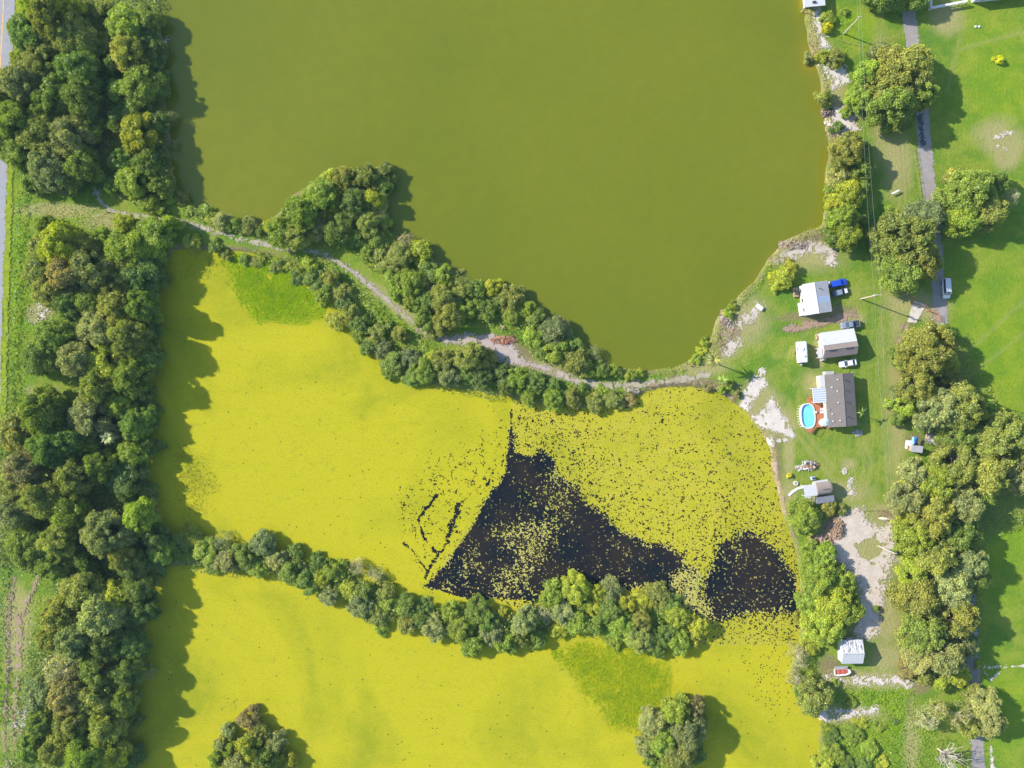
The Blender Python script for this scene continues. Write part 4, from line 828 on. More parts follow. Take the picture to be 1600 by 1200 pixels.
# ------------------------------------------------------------------ buildings
def lp(o, x, y, z): return (x, y, z)
def house(name, label, cat, px_, py_, rot, L, Wd, eave, ridge, ro, up, lo, wallm, ov=.3, ridge_m='white', vents=(), nwin=3, base=.0):
    """local x along the ridge. ro: ridge position 0..1 from +y side. up: panel materials on the +y slope, left to right; lo: same for -y slope.
    each entry (x-fraction from, to, slope-fraction from, to, material, lift)"""
    x, y = P(px_, py_, eave); t = empty(name, (x, y, 0), rot, label, cat)
    yr = Wd / 2 - ro * Wd; hl, hw = L / 2 - ov, Wd / 2 - ov
    m = MB()
    for s in (-1, 1):
        m.box(0, s * hw, base + (eave - base) / 2 - .05, 2 * hl, .12, eave - base - .1)
    for s in (-1, 1):
        xx = s * (hl - .06 + .002); b = len(m.v)
        for dx in (-.06, .06):
            for yy, zz in ((-hw + .062, base), (hw - .062, base), (hw - .062, eave - .12), (yr, ridge - .16), (-hw + .062, eave - .12)): m.v.append((xx + dx, yy, zz))
        m.f += [tuple(range(b + 4, b - 1, -1)), tuple(range(b + 5, b + 10))] + [(b + i, b + (i + 1) % 5, b + 5 + (i + 1) % 5, b + 5 + i) for i in range(5)]
    m.build('wall', M[wallm], t)
    for side, panels in ((1, up), (-1, lo)):
        ye = side * Wd / 2; lows = eave - ov * .15
        for (a, b_, c_, d_, mt, lift) in panels:
            x0, x1 = -L / 2 + a * L + .015, -L / 2 + b_ * L - .015
            f = lambda k: (yr + (ye - yr) * k, ridge + (lows - ridge) * k + lift)
            y0_, z0_ = f(c_ + (.004 if c_ == 0 else 0)); y1_, z1_ = f(d_)
            q = [(x0, y0_, z0_), (x1, y0_, z0_), (x1, y1_, z1_), (x0, y1_, z1_)]
            if side > 0: q = q[::-1]
            MB().slab(q, .07).build('roof_panel', M[mt], t)
            if mt.startswith('r'):  # standing seams
                sm_ = MB(); ns = max(3, int((x1 - x0) / .6))
                for k in range(1, ns):
                    xx = x0 + (x1 - x0) * k / ns; sm_.tube([(xx, y0_, z0_ + .015), (xx, y1_, z1_ + .015)], .02, 4)
                tag(sm_.build('seam', M[mt], t), kind='stuff')
    if ridge_m: MB().tube([(-L / 2, yr, ridge + .02), (L / 2, yr, ridge + .02)], .07, 6).build('ridge_cap', M[ridge_m], t)
    for (vx, vy, vm) in vents:
        zz = ridge + (eave - ridge) * abs(vy - yr) / (abs(math.copysign(Wd / 2, vy - yr) - yr))
        v = MB().tube([(vx, vy, zz - .05), (vx, vy, zz + .28)], .12, 8).build('roof_vent', M[vm], t)
        MB().tube([(vx, vy, zz + .28), (vx, vy, zz + .34)], .17, 8).build('vent_cap', M[vm], v)
    for s in (-1, 1):
        for k in range(nwin):
            xx = -hl + 2 * hl * (k + .5) / nwin
            if s == -1 and k == 1:
                d = MB().box(xx, s * (hw + .09), base + 1.0, .9, .06, 2.0).build('door', M['beige'], t); MB().box(xx + .35, s * (hw + .14), base + 1.0, .06, .04, .12).build('handle', M['steel'], d); continue
            f = MB().box(xx, s * (hw + .09), base + 1.5, 1.2, .06, 1.1).build('window', M['white'], t); MB().box(xx, s * (hw + .125), base + 1.5, 1.04, .01, .94).build('pane', M['glass'], f)
    return t
rot1 = R_(9 + 90)
# local x axis points up the picture, local +y points left
h1 = house('metal_roofed_house', 'white metal-roofed house beside two dark parked cars, nearest the lake', 'house', 1276, 465.5, rot1, 8.7, 7.4, 2.7, 3.5, .46,
      [(0, .55, 0, 1, 'rwhite', 0), (.55, 1, 0, .92, 'rwhite', .05)], [(0, .32, 0, 1, 'rgrey', 0), (.32, .54, 0, 1, 'rblue', -.03), (.54, 1, 0, 1, 'rgrey', 0)], 'cream', vents=((2.4, -1.0, 'dark'),), ridge_m='rwhite')
MB().box(2.6, 4.5, .35, 2.6, 1.5, .5).build('side_deck', M['wood'], h1)
MB().box(2.5, 4.45, .95, 1.1, .8, .7).build('deck_chair', M['dark'], h1)
for k in range(5): MB().box(-.5 - k * .8, 4.15, .5, .06, .06, 1.0).build('railing_post', M['white'], h1)
MB().box(-2.1, 4.15, 1.0, 3.4, .06, .08).build('railing', M['white'], h1)
MB().box(-2.4, 3.95, .2, 3.6, .9, .3).build('step', M['white'], h1)
for sx_ in (-3.9, -1.6): MB().tube([(-4.25, sx_ * -.8 + .2, 0), (-4.25, sx_ * -.8 + .2, 2.5)], .06, 6).build('porch_post', M['white'], h1)

rot2 = R_(7.8)
h2 = house('brown_white_house', 'house with white metal upper roof and pinkish-brown lower roof beside the white sedan', 'house', 1310.5, 536.5, rot2, 9.5, 7.2, 2.7, 3.9, .70,
      [(0, 1, .28, 1, 'rwhite', .06), (0, 1, 0, .28, 'brown', 0)], [(0, 1, 0, 1, 'brown', 0)], 'beige', ridge_m='brown')
for xx in (-2.3, 2.3): MB().box(xx, -1.75, 3.78, 2.1, .22, .10).build('ridge_vent', M['dark'], h2)
MB().box(-5.35, -1.9, 2.3, 1.35, 2.9, .10).build('porch_roof', M['rwhite'], h2)
for yy in (-3.2, -.6): MB().box(-5.9, yy, 1.13, .1, .1, 2.24).build('porch_post', M['white'], h2)
MB().box(-4.0, -3.95, .5, 1.2, .6, 1.0).build('step', M['conc'], h2)
MB().box(-4.95, 2.6, .5, .25, 1.4, 1.0).build('railing', M['wood'], h2)

rot3 = R_(3.8 + 90)
def shv(px_, py_):
    """vent pixel to house-3 local"""
    x, y = P(px_, py_, 3.7); cx0, cy0 = P(1314.2, 625, 3.05); dx, dy = x - cx0, y - cy0; c, s = math.cos(-rot3), math.sin(-rot3); return dx * c - dy * s, dx * s + dy * c
V3 = [shv(*q) + (mt,) for q, mt in (((1308, 593), 'white'), ((1300, 605), 'white'), ((1308, 611), 'white'), ((1309, 629), 'white'), ((1296, 640), 'steel'), ((1301, 647), 'white'), ((1302, 658), 'white'), ((1312, 657), 'white'), ((1321, 594), 'dark'), ((1322, 610), 'dark'), ((1323, 628), 'dark'), ((1325, 651), 'dark'))]
h3 = house('shingle_roofed_house', 'long house with grey-brown shingle roof and white vents beside the oval pool', 'house', 1314.2, 625, rot3, 14.7, 8.0, 3.05, 4.1, .55,
      [(0, 1, 0, 1, 'shing', 0)], [(0, 1, 0, 1, 'shing', 0)], 'cream', vents=V3, ridge_m='shing', nwin=4)
MB().box(5.3, 4.6, 2.5, 3.8, 1.35, .10).build('side_roof', M['rwhite'], h3)
MB().box(5.3, 4.55, 1.2, 3.4, 1.1, 2.4).build('lean_to', M['cream'], h3)
MB().box(7.7, 2.4, 1.5, .9, 2.3, 2.2).build('annex', M['rgrey'], h3)
MB().box(-3.6, 4.35, 2.45, 7.0, .7, .08).build('eave_strip', M['white'], h3)
MB().box(7.25, -3.8, 2.6, .3, .3, .5).build('downpipe_head', M['white'], h3)

# awning on posts
def wpt(px_, py_, h=0): x, y = P(px_, py_, h); return (x, y)
aw = empty('patio_awning', wpt(1281, 617.5, 2.6) + (0,), R_(4), 'white ribbed patio awning attached left of the shingle-roofed house', 'awning')
MB().box(0, 0, 2.55, 3.5, 4.1, .05).build('awning_sheet', M['rblue'], aw)
for k in range(7): MB().box(0, -1.9 + k * .63, 2.62, 3.5, .26, .07).build('rib', M['white'], aw)
MB().box(0, 2.12, 2.58, 3.6, .12, .16).build('edge_beam', M['wood'], aw)
MB().box(-1.85, 0, 2.58, .14, 4.3, .18).build('edge_beam', M['white'], aw)
for xx, yy in ((-1.7, -1.9), (-1.7, 1.9), (1.6, -1.9), (1.6, 1.9)): MB().box(xx, yy, 1.25, .1, .1, 2.5).build('awning_post', M['white'], aw)

# deck of boards around the pool
dk = empty('pool_deck', wpt(1276, 650) + (0,), 0, 'red-brown timber deck between the oval pool and the shingle-roofed house', 'deck')
dx0, dy0 = P(1276, 650)
DP = [((P(a, b, 1.0)[0] - dx0), (P(a, b, 1.0)[1] - dy0)) for a, b in ((1262, 622), (1266, 621), (1274, 630), (1294, 629), (1296, 669), (1274, 668), (1267, 677), (1258, 672), (1266, 670), (1272.5, 663), (1275, 654), (1274.5, 643), (1271, 634), (1266, 629.5), (1260, 628))]
yy = min(p[1] for p in DP)
while yy < max(p[1] for p in DP) - .05:
    yc = yy + .21; xs = []
    for i in range(len(DP)):
        a, b = DP[i], DP[(i + 1) % len(DP)]
        if (a[1] > yc) != (b[1] > yc): xs.append(a[0] + (yc - a[1]) * (b[0] - a[0]) / (b[1] - a[1]))
    xs.sort()
    for a, b in zip(xs[::2], xs[1::2]):
        if b - a > .3: MB().box((a + b) / 2, yc, .97 + random.uniform(-.008, .008), b - a, .385, .05).build('deck_board', M['deckm'], dk)
    yy += .42
for i in (0, 1, 2, 5, 6, 7):
    a, b = DP[i], DP[(i + 1) % len(DP)]
    MB().tube([(a[0], a[1], .05), (a[0], a[1], 1.8)], .05, 5).build('rail_post', M['deckm'], dk); MB().tube([(a[0], a[1], 1.78), (b[0], b[1], 1.78)], .045, 5).build('rail', M['deckm'], dk)
# oval pool
def oval(a, b, n=40, e=2.6): return [(math.copysign(abs(math.cos(t)) ** (2 / e), math.cos(t)) * a, math.copysign(abs(math.sin(t)) ** (2 / e), math.sin(t)) * b) for t in [2 * math.pi * k / n for k in range(n)]]
pl = empty('oval_pool', wpt(1262.6, 650, 1.2) + (0,), R_(4), 'oval above-ground pool with turquoise water and white rim', 'pool')
def ringmesh(o_, i_, z0, z1):
    m = MB(); n = len(o_)
    for p in o_: m.v.append((*p, z0))
    for p in o_: m.v.append((*p, z1))
    for p in i_: m.v.append((*p, z1))
    for p in i_: m.v.append((*p, z0))
    for k in range(n):
        j = (k + 1) % n
        for q in range(3): m.f.append((q * n + k, q * n + j, (q + 1) * n + j, (q + 1) * n + k))
        m.f.append((3 * n + k, 3 * n + j, j, k))
    return m
ringmesh(oval(1.98, 3.45), oval(1.93, 3.40), 0, 1.15).build('wall', M['white'], pl)
ringmesh(oval(1.93, 3.40), oval(1.90, 3.37), 0.02, 1.12).build('liner', M['liner'], pl)
ringmesh(oval(2.10, 3.57), oval(1.80, 3.27), 1.15, 1.22).build('rim', M['white'], pl)
MB().prism(oval(1.895, 3.36), .3, .35).build('pool_floor', M['liner'], pl)
MB().prism(oval(1.89, 3.355), .80, .82).build('water', M['poolw'], pl)
for k in range(9):
    yk = -2.9 + k * .72; xk = -2.05 * (1 - abs(yk / 3.6) ** 2.6) ** (1 / 2.6)
    MB().tube([(xk - .55, yk, 0), (xk - .05, yk, 1.1)], .06, 5).build('buttress', M['white'], pl)
MB().box(2.15, .9, 1.1, .7, .6, .5).build('pool_steps', M['white'], pl)
def lounger(px_, py_, rz, label):
    t = empty('sun_lounger', wpt(px_, py_, 1.2) + (1.0,), rz, label, 'lounger', 'loungers on the pool deck')
    MB().box(-.25, 0, .30, 1.25, .6, .06).build('seat', M['white'], t); MB().slab([(.38, -.3, .32), (.95, -.3, .75), (.95, .3, .75), (.38, .3, .32)][:: 1], .06).build('backrest', M['white'], t)
    for sx_ in (-.75, .35):
        for sy_ in (-.25, .25): MB().box(sx_, sy_, .135, .05, .05, .27).build('leg', M['white'], t)
lounger(1286, 639.5, R_(4), 'white lounger on the pool deck, nearer the awning'); lounger(1286, 644, R_(4), 'white lounger on the pool deck, nearer the round table')
tb = empty('round_table', wpt(1284.5, 660, 1.6) + (1.0,), 0, 'round white patio table on the pool deck beside the parasol', 'table')
MB().tube([(0, 0, .68), (0, 0, .74)], 1.0, 24).build('tabletop', M['white'], tb); MB().tube([(0, 0, 0), (0, 0, .68)], .06, 8).build('leg', M['white'], tb); MB().tube([(0, 0, 0), (0, 0, .06)], .35, 12).build('foot', M['white'], tb)
pa = empty('parasol', wpt(1289.5, 659, 3) + (1.0,), 0, 'open pale teal parasol over the pool deck against the house', 'parasol')
MB().tube([(0, 0, 0), (0, 0, 2.3)], .04, 6).build('pole', M['steel'], pa)
for k in range(8):
    a, b = k * math.pi / 4, (k + 1) * math.pi / 4; m = MB(); m.v = [(0, 0, 2.4), (math.cos(a) * 1.15, math.sin(a) * 1.15, 2.0), (math.cos(b) * 1.15, math.sin(b) * 1.15, 2.0), (0, 0, 2.37), (math.cos(a) * 1.15, math.sin(a) * 1.15, 1.97), (math.cos(b) * 1.15, math.sin(b) * 1.15, 1.97)]
    m.f = [(0, 1, 2), (5, 4, 3), (0, 3, 4, 1), (1, 4, 5, 2), (2, 5, 3, 0)]; m.build('canopy_panel', M['teal'] if k % 2 else M['white'], pa)

# small cottage with rounded brown roof and white carport
ct = empty('small_cottage', wpt(1279, 764, 2.6) + (0,), R_(8), 'small cottage with white carport roof and rounded brown roof beside the low grey shed', 'cottage')
MB().box(-2.3, -.1, 2.62, 3.5, 3.2, .08).build('carport_roof', M['rwhite'], ct); MB().box(-3.3, -1.95, 2.5, 1.8, .5, .06).build('awning_strip', M['rwhite'], ct)
for xx, yy in ((-3.9, -1.5), (-3.9, 1.3), (-2.0, -1.5)): MB().box(xx, yy, 1.28, .1, .1, 2.56).build('post', M['white'], ct)
m = MB(); n = 9
rings = []
for xx, sc in ((-.52, 1), (3.2, 1), (3.7, .86), (3.85, .55)):
    rings.append([(xx, 1.75 * sc * math.cos(math.pi * k / (n - 1)), 2.35 + 1.0 * sc * math.sin(math.pi * k / (n - 1))) for k in range(n)])
m.loft(rings); m.build('rounded_roof', M['brown'], ct)
MB().box(1.6, 0, 1.17, 4.2, 3.1, 2.3).build('wall', M['beige'], ct); MB().box(1.9, -.25, 3.38, 1.9, .16, .08).build('roof_vent', M['dark'], ct)
MB().box(1.0, 2.0, 2.2, 4.0, .5, .08).build('eave_strip', M['rwhite'], ct)
f = MB().box(1.2, -1.58, 1.5, 1.0, .06, .9).build('window', M['white'], ct); MB().box(1.2, -1.615, 1.5, .84, .01, .74).build('pane', M['glass'], f)
sh = empty('low_grey_shed', wpt(1289.5, 780.5, 1.8) + (0,), R_(8), 'low grey shed just below the small cottage', 'shed')
MB().box(0, 0, .85, 4.7, 1.5, 1.7).build('wall', M['steel'], sh); MB().slab([(-2.5, -.9, 1.75), (2.5, -.9, 1.75), (2.5, .9, 1.9), (-2.5, .9, 1.9)], .06).build('roof', plain('dark_grey_felt', (.16, .17, .20), .8, .2), sh)
MB().box(-1.0, -.78, .9, .8, .05, 1.6).build('door', M['white'], sh)
un = empty('heat_pump', wpt(1271, 747.5, 1) + (0,), R_(8), 'small grey-blue heat pump unit above the small cottage', 'heat pump')
MB().box(0, 0, .5, .9, .9, 1.0).build('casing', M['rblue'], un); MB().tube([(0, 0, 1.0), (0, 0, 1.06)], .35, 12).build('fan_grille', M['dark'], un)
pt = empty('round_planter', wpt(1243, 755) + (0,), 0, 'round white planter between the small cottage and the bank', 'planter')
ringmesh([(math.cos(a / 10 * math.pi) * .62, math.sin(a / 10 * math.pi) * .62) for a in range(20)], [(math.cos(a / 10 * math.pi) * .42, math.sin(a / 10 * math.pi) * .42) for a in range(20)], 0, .35).build('rim', M['white'], pt)
MB().tube([(0, 0, .05), (0, 0, .28)], .42, 12).build('soil', M['tan'], pt)

# white shed with ridge
s2 = house('white_shed', 'white metal shed with dark mould streaks beside the small boat', 'shed', 1331.5, 1018.5, R_(1), 6.0, 6.6, 2.9, 3.9, .54,
      [(0, 1, 0, 1, 'rmould', 0)], [(0, .5, 0, 1, 'rwhite', 0), (.5, 1, 0, 1, 'rwhite', 0)], 'white', ridge_m='steel', nwin=2)
rb = empty('red_mower', wpt(1313, 1027) + (0,), R_(90), 'red ride-on mower parked at the left wall of the white shed', 'mower')
MB().box(0, 0, .45, 1.3, .7, .4).build('body', M['red'], rb); MB().box(-.35, 0, .8, .4, .45, .3).build('seat', M['dark'], rb)
for xx in (-.45, .45):
    for yy in (-.4, .4): MB().tube([(xx, yy - .08, .25), (xx, yy + .08, .25)], .25, 10).build('wheel', M['rubber'], rb)
# boat house at the top edge of the lake shore
bh = empty('boathouse', wpt(1271, -12, 2.2) + (0,), R_(5), 'white-roofed boathouse on the lake shore at the top edge', 'boathouse')
MB().box(0, 0, 2.4, 5.8, 8.0, .12).build('roof', M['rwhite'], bh); MB().box(.3, .3, 1.0, 4.6, 6.6, 2.7).build('wall', M['cream'], bh)
MB().box(-.2, -2.9, 2.62, .9, .5, .3).build('roof_vent', M['dark'], bh); MB().tube([(-2.7, -3.9, -.8), (-2.7, -3.9, 2.3)], .09, 6).build('post', M['white'], bh)
# white fenced building top right
wf = empty('white_paddock_fence', wpt(1454, 13, 1.2) + (0,), 0, 'white board fence forming a corner at the top right', 'fence')
def fence_run(t, a, b, h, mat, n, thick=.55):
    L = math.hypot(b[0] - a[0], b[1] - a[1]); an = math.atan2(b[1] - a[1], b[0] - a[0])
    MB().box((a[0] + b[0]) / 2, (a[1] + b[1]) / 2, h, L, thick, .12, an).build('top_board', M[mat], t)
    for zz in (h * .35, h * .7): MB().box((a[0] + b[0]) / 2, (a[1] + b[1]) / 2, zz, L, .06, .2, an).build('board', M[mat], t)
    for k in range(n + 1):
        q = k / n; MB().box(a[0] + (b[0] - a[0]) * q, a[1] + (b[1] - a[1]) * q, h / 2 - .04, .14, .14, h - .06, an).build('post', M[mat], t)
fence_run(wf, (0, 0), (10.2, 2.0), 1.5, 'white', 5); fence_run(wf, (0, .3), (0, 9), 1.5, 'white', 4)
nb = house('neighbour_house', 'neighbouring house mostly beyond the top right edge with pale roof edge', 'house', 1566, -38, R_(6), 15, 11, 2.9, 4.2, .5, [(0, 1, 0, 1, 'rgrey', 0)], [(0, 1, 0, 1, 'rwhite', 0)], 'white')

# tarp shelter among the lane trees
ts = empty('tarp_shelter', wpt(1428, 688, 1.5) + (0,), R_(-4), 'blue tarp and white sheets over a shelter under the lane trees', 'shelter')
m = MB(); g = 7
for j in range(g):
    for i in range(g): m.v.append((-.2 + 1.5 * i / (g - 1), -.9 + 1.9 * j / (g - 1), 2.0 - .9 * (i / (g - 1)) ** 2 + random.uniform(-.09, .09)))
for j in range(g - 1):
    for i in range(g - 1): a = j * g + i; m.f.append((a, a + 1, a + 1 + g, a + g))
o = m.build('tarp', M['tarp'], ts); md = o.modifiers.new('thickness', 'SOLIDIFY'); md.thickness = .03
MB().box(-.55, 0, 2.02, .6, 1.9, .05).build('awning_edge', M['teal'], ts)
MB().box(-.9, -.9, 1.0, 2.2, 1.6, .1).build('white_sheet', M['white'], ts)
MB().box(-1.6, -1.6, .8, .7, 1.9, .1).build('white_sheet', M['white'], ts)
for xx, yy in ((-.8, .9), (-.8, -.9), (1.2, .9), (1.2, -.9)): MB().tube([(xx, yy, 0), (xx, yy, 1.15 if xx > 0 else 2.0)], .04, 5).build('pole', M['steel'], ts)
gs = empty('grey_roofed_hut', wpt(1432.5, 701.5, 2) + (0,), R_(-6), 'tiny hut with a weathered grey roof just below the blue tarp', 'hut')
MB().box(0, 0, 1.0, 2.8, 1.5, 2.0).build('wall', M['wood'], gs); MB().slab([(-1.6, -.95, 2.05), (1.6, -.95, 2.05), (1.6, .95, 2.25), (-1.6, .95, 2.25)], .06).build('roof', M['rgrey'], gs)
MB().box(.6, -.78, .9, .7, .05, 1.7).build('door', M['dark'], gs)

# ------------------------------------------------------------------ vehicles
def rring(x, hw, z0, z1, tuck=.12):
    h = z1 - z0; r = min(hw, h) * .25
    return [(x, -hw + tuck, z0), (x, hw - tuck, z0), (x, hw, z0 + r), (x, hw, z1 - r), (x, hw - r * .6, z1 - r * .25), (x, hw - r * 1.4, z1), (x, -hw + r * 1.4, z1), (x, -hw + r * .6, z1 - r * .25), (x, -hw, z1 - r), (x, -hw, z0 + r)]
def vehicle(name, label, cat, kind, px_, py_, heading, L, Wd, paint, hood=None, roofp=None, bed='dark'):
    t = empty(name, wpt(px_, py_, .8) + (0,), heading, label, cat); p = M[paint]; hw = Wd / 2
    if kind == 'sedan': hh, cab, top, rh = .92, (-.38, .22), (-.22, .06), 1.42
    elif kind == 'suv': hh, cab, top, rh = 1.05, (-.48, .20), (-.44, .08), 1.75
    elif kind == 'pickup': hh, cab, top, rh = 1.08, (-.10, .26), (-.07, .14), 1.78
    else: hh, cab, top, rh = 1.2, (-.48, .34), (-.46, .20), 1.95
    m = MB(); e = L / 2
    m.loft([rring(-e, hw * .86, .45, hh - .12), rring(-e + .12, hw * .96, .32, hh - .03), rring(-e * .5, hw, .28, hh), rring(e * .45, hw, .28, hh), rring(e * .8, hw * .97, .3, hh - .08), rring(e - .12, hw * .88, .35, hh - .2), rring(e, hw * .7, .42, hh - .32)])
    m.build('body', p, t, smooth=False)
    a, b = cab[0] * L, cab[1] * L; c, d = top[0] * L, top[1] * L; w1, w2 = hw * .92, hw * .76
    g = MB(); z0, z1 = hh - .02, rh - .04
    g.v = [(a, -w1, z0), (b, -w1, z0), (b, w1, z0), (a, w1, z0), (c, -w2, z1), (d, -w2, z1), (d, w2, z1), (c, w2, z1)]
    g.f = [(3, 2, 1, 0), (4, 5, 6, 7), (0, 1, 5, 4), (1, 2, 6, 5), (2, 3, 7, 6), (3, 0, 4, 7)]
    g.build('windows', M['glass'], t)
    rp = M[roofp] if roofp else p
    MB().loft([rring(c - .02, w2 * .97, z1 + .002, rh), rring((c + d) / 2, w2 * 1.02, z1 + .002, rh + .04), rring(d + .02, w2 * .95, z1 + .002, rh)]).build('roof', rp, t)
    for s in (-1, 1):
        MB().tube([(a * .98, s * w1 * .98, z0), (c, s * w2, z1)], .05, 5).build('pillar', p, t); MB().tube([(b * .98, s * w1 * .98, z0), (d, s * w2, z1)], .05, 5).build('pillar', p, t)
        MB().box(b * .8, s * (hw + .10), hh + .05, .16, .18, .14).build('mirror', p, t)
        MB().box(e - .08, s * hw * .58, hh - .34, .14, .34, .14).build('headlight', M['white'], t); MB().box(-e + .0, s * hw * .68, hh - .28, .08, .26, .16).build('taillight', M['red'], t)
        for xx in (-L * .30, L * .31):
            wv = MB().tube([(xx, s * (hw - .22), .33), (xx, s * (hw + .02), .33)], .33, 14).build('wheel', M['rubber'], t); MB().tube([(xx, s * (hw + .02), .33), (xx, s * (hw + .035), .33)], .19, 10).build('rim', M['steel'], wv)
    if hood: MB().loft([rring(b + .12, hw * .72, hh - .01, hh + .035), rring(e * .82, hw * .66, hh - .1, hh - .03)]).build('hood', M[hood], t)
    if kind == 'pickup':
        bx0, bx1 = -e + .12, a - .1
        MB().box((bx0 + bx1) / 2, 0, hh + .012, bx1 - bx0, Wd * .80, .02).build('bed_cover', M[bed], t)
        for s in (-1, 1): MB().box((bx0 + bx1) / 2, s * hw * .9, hh + .06, bx1 - bx0 + .1, .10, .12).build('bed_rail', p, t)
        MB().box(bx0 - .02, 0, hh + .06, .08, Wd * .86, .12).build('tailgate', p, t)
    if kind == 'van':
        for k in range(4): MB().box(c + .4 + k * .75, 0, rh + .07, .07, w2 * 1.8, .05).build('roof_bar', M['steel'], t)
    return t
vehicle('parked_suv', 'blue car parked nose-out beside the metal-roofed house, upper of two', 'car', 'suv', 1309.5, 442.5, R_(11), 5.0, 1.95, 'carblue')
vehicle('parked_car', 'near-black car with pale hood beside the metal-roofed house, lower of two', 'car', 'sedan', 1313, 456.5, R_(14), 4.9, 1.85, 'cardark', hood='carwhite', roofp='cargrey')
vehicle('pickup_truck', 'grey pickup truck with covered bed above the brown and white house', 'pickup truck', 'pickup', 1328.5, 507, R_(189), 5.2, 1.95, 'cargrey')
vehicle('parked_sedan', 'white sedan parked below the brown and white house', 'car', 'sedan', 1325, 567.5, R_(189), 4.9, 1.85, 'carwhite')
vehicle('parked_van', 'white vehicle with roof bars in tree shade beside the gravel lane', 'van', 'van', 1478.5, 450.5, R_(-87), 5.6, 2.0, 'carwhite')
# camper trailer
cp = empty('camper_trailer', wpt(1255.3, 550, 2.6) + (0,), R_(93.5), 'white camper trailer standing alone on the lawn left of the house', 'camper')
m = MB(); m.loft([rring(-2.95, 1.12, .5, 2.35), rring(-2.8, 1.22, .42, 2.62), rring(0, 1.25, .4, 2.68), rring(2.8, 1.22, .42, 2.62), rring(2.95, 1.12, .6, 2.3)]); m.build('body', M['carwhite'], cp)
MB().box(-1.2, -.3, 2.75, .42, .42, .14).build('roof_vent', M['steel'], cp); MB().box(.9, .2, 2.78, .8, .6, .2).build('air_conditioner', M['white'], cp); MB().box(0, 1.12, 2.66, 4.6, .1, .1).build('awning_roll', M['white'], cp)
MB().tube([(-2.9, 0, .5), (-3.9, 0, .45)], .07, 6).build('hitch', M['steel'], cp); MB().box(-3.35, 0, .72, .4, .5, .4).build('gas_box', M['white'], cp)
for s in (-1, 1):
    MB().tube([(-.2, s * 1.05, .35), (-.2, s * 1.26, .35)], .35, 12).build('wheel', M['rubber'], cp); f = MB().box(1.0, s * 1.26, 1.7, 1.0, .03, .5).build('window', M['dark'], cp)
MB().box(-1.2, -1.265, 1.3, .65, .03, 1.7).build('door', M['cream'], cp)
# boat on trailer
bt = empty('small_boat', wpt(1316, 1049.5, .8) + (0,), R_(3), 'small white boat with red interior parked below the white shed', 'boat')
def bring(x, hw, z0, z1): return [(x, 0, z0), (x, hw * .7, z0 + .08), (x, hw, z1), (x, hw - .12, z1), (x, hw * .6, z0 + .22), (x, 0, z0 + .18), (x, -hw * .6, z0 + .22), (x, -hw + .12, z1), (x, -hw, z1), (x, -hw * .7, z0 + .08)]
MB().loft([bring(-2.2, .95, .45, 1.05), bring(-1, 1.02, .42, 1.06), bring(.8, .98, .42, 1.1), bring(1.6, .75, .5, 1.15), bring(2.1, .35, .62, 1.2), bring(2.25, .16, .8, 1.22)]).build('hull', M['carwhite'], bt)
MB().prism([(-2.0, -.72), (1.1, -.72), (1.6, -.45), (1.6, .45), (1.1, .72), (-2.0, .72)], .78, .84).build('deck', M['red'], bt)
MB().box(-2.12, 0, .85, .12, 1.7, .5).build('transom', M['white'], bt)
for xx in (-.9, .5): MB().box(xx, 0, .95, .3, 1.3, .06).build('bench', M['red'], bt)
MB().box(-.2, 1.25, .75, 3.6, .5, .25).build('side_sponson', M['steel'], bt)
cn = empty('canoe', wpt(1383, 811, .4) + (0,), R_(-6), 'upturned pale canoe beside the sandy yard', 'canoe')
MB().loft([[(x, h_ * .42 * math.cos(a), .05 + h_ * .42 * math.sin(a)) for a in [math.pi * k / 7 for k in range(8)]] for x, h_ in ((-1.9, .05), (-1.3, .6), (-.5, .95), (.5, .95), (1.3, .6), (1.9, .05))]).build('hull', M['cream'], cn)
MB().tube([(-1.8, 0, .12), (-.5, 0, .47), (.5, 0, .47), (1.8, 0, .12)], .03, 4).build('keel', M['dark'], cn)
qb = empty('quad_bike', wpt(1404, 795, .6) + (0,), R_(-40), 'small black quad bike under the tree edge above the canoe', 'quad bike')
MB().loft([rring(-.8, .3, .45, .75), rring(0, .34, .4, .85), rring(.8, .25, .45, .75)]).build('body', M['dark'], qb); MB().box(-.2, 0, .92, .7, .32, .14).build('seat', M['steel'], qb); MB().tube([(.45, -.4, 1.05), (.45, .4, 1.05)], .03, 5).build('handlebar', M['white'], qb)
for xx in (-.6, .6):
    for yy in (-.45, .45): MB().tube([(xx, yy - .12, .28), (xx, yy + .12, .28)], .28, 10).build('wheel', M['rubber'], qb)

# ------------------------------------------------------------------ utility poles, wires, fences, small things
def upole(px_, py_, h, label, arm=1.1, az=0.0):
    x, y = P(px_, py_); t = empty('utility_pole', (x, y, 0), az, label, 'utility pole', 'utility poles carrying the wires')
    MB().tube([(0, 0, -.3), (0, 0, h)], [.19, .13], 10).build('pole', M['pale_bark'], t); MB().box(0, 0, h - .35, arm * 2, .12, .12).build('crossarm', M['pale_bark'], t)
    for s in (-1, 1): MB().tube([(s * arm * .85, 0, h - .29), (s * arm * .85, 0, h - .08)], .07, 8).build('insulator', M['white'], t)
    if arm > .9: MB().tube([(.35, 0, h - 2.0), (.35, 0, h - 1.1)], .24, 10).build('transformer', M['steel'], t)
    return x, y, h
pA = upole(1318, 53, 9.5, 'utility pole leaning outward near the top of the east lake bank', .5)
pB = upole(1345, 467, 9.3, 'tall utility pole with crossarm and transformer between house and lane', 1.1)
pC = upole(1372, 853, 9.0, 'utility pole standing at the edge of the round grass island', .5)
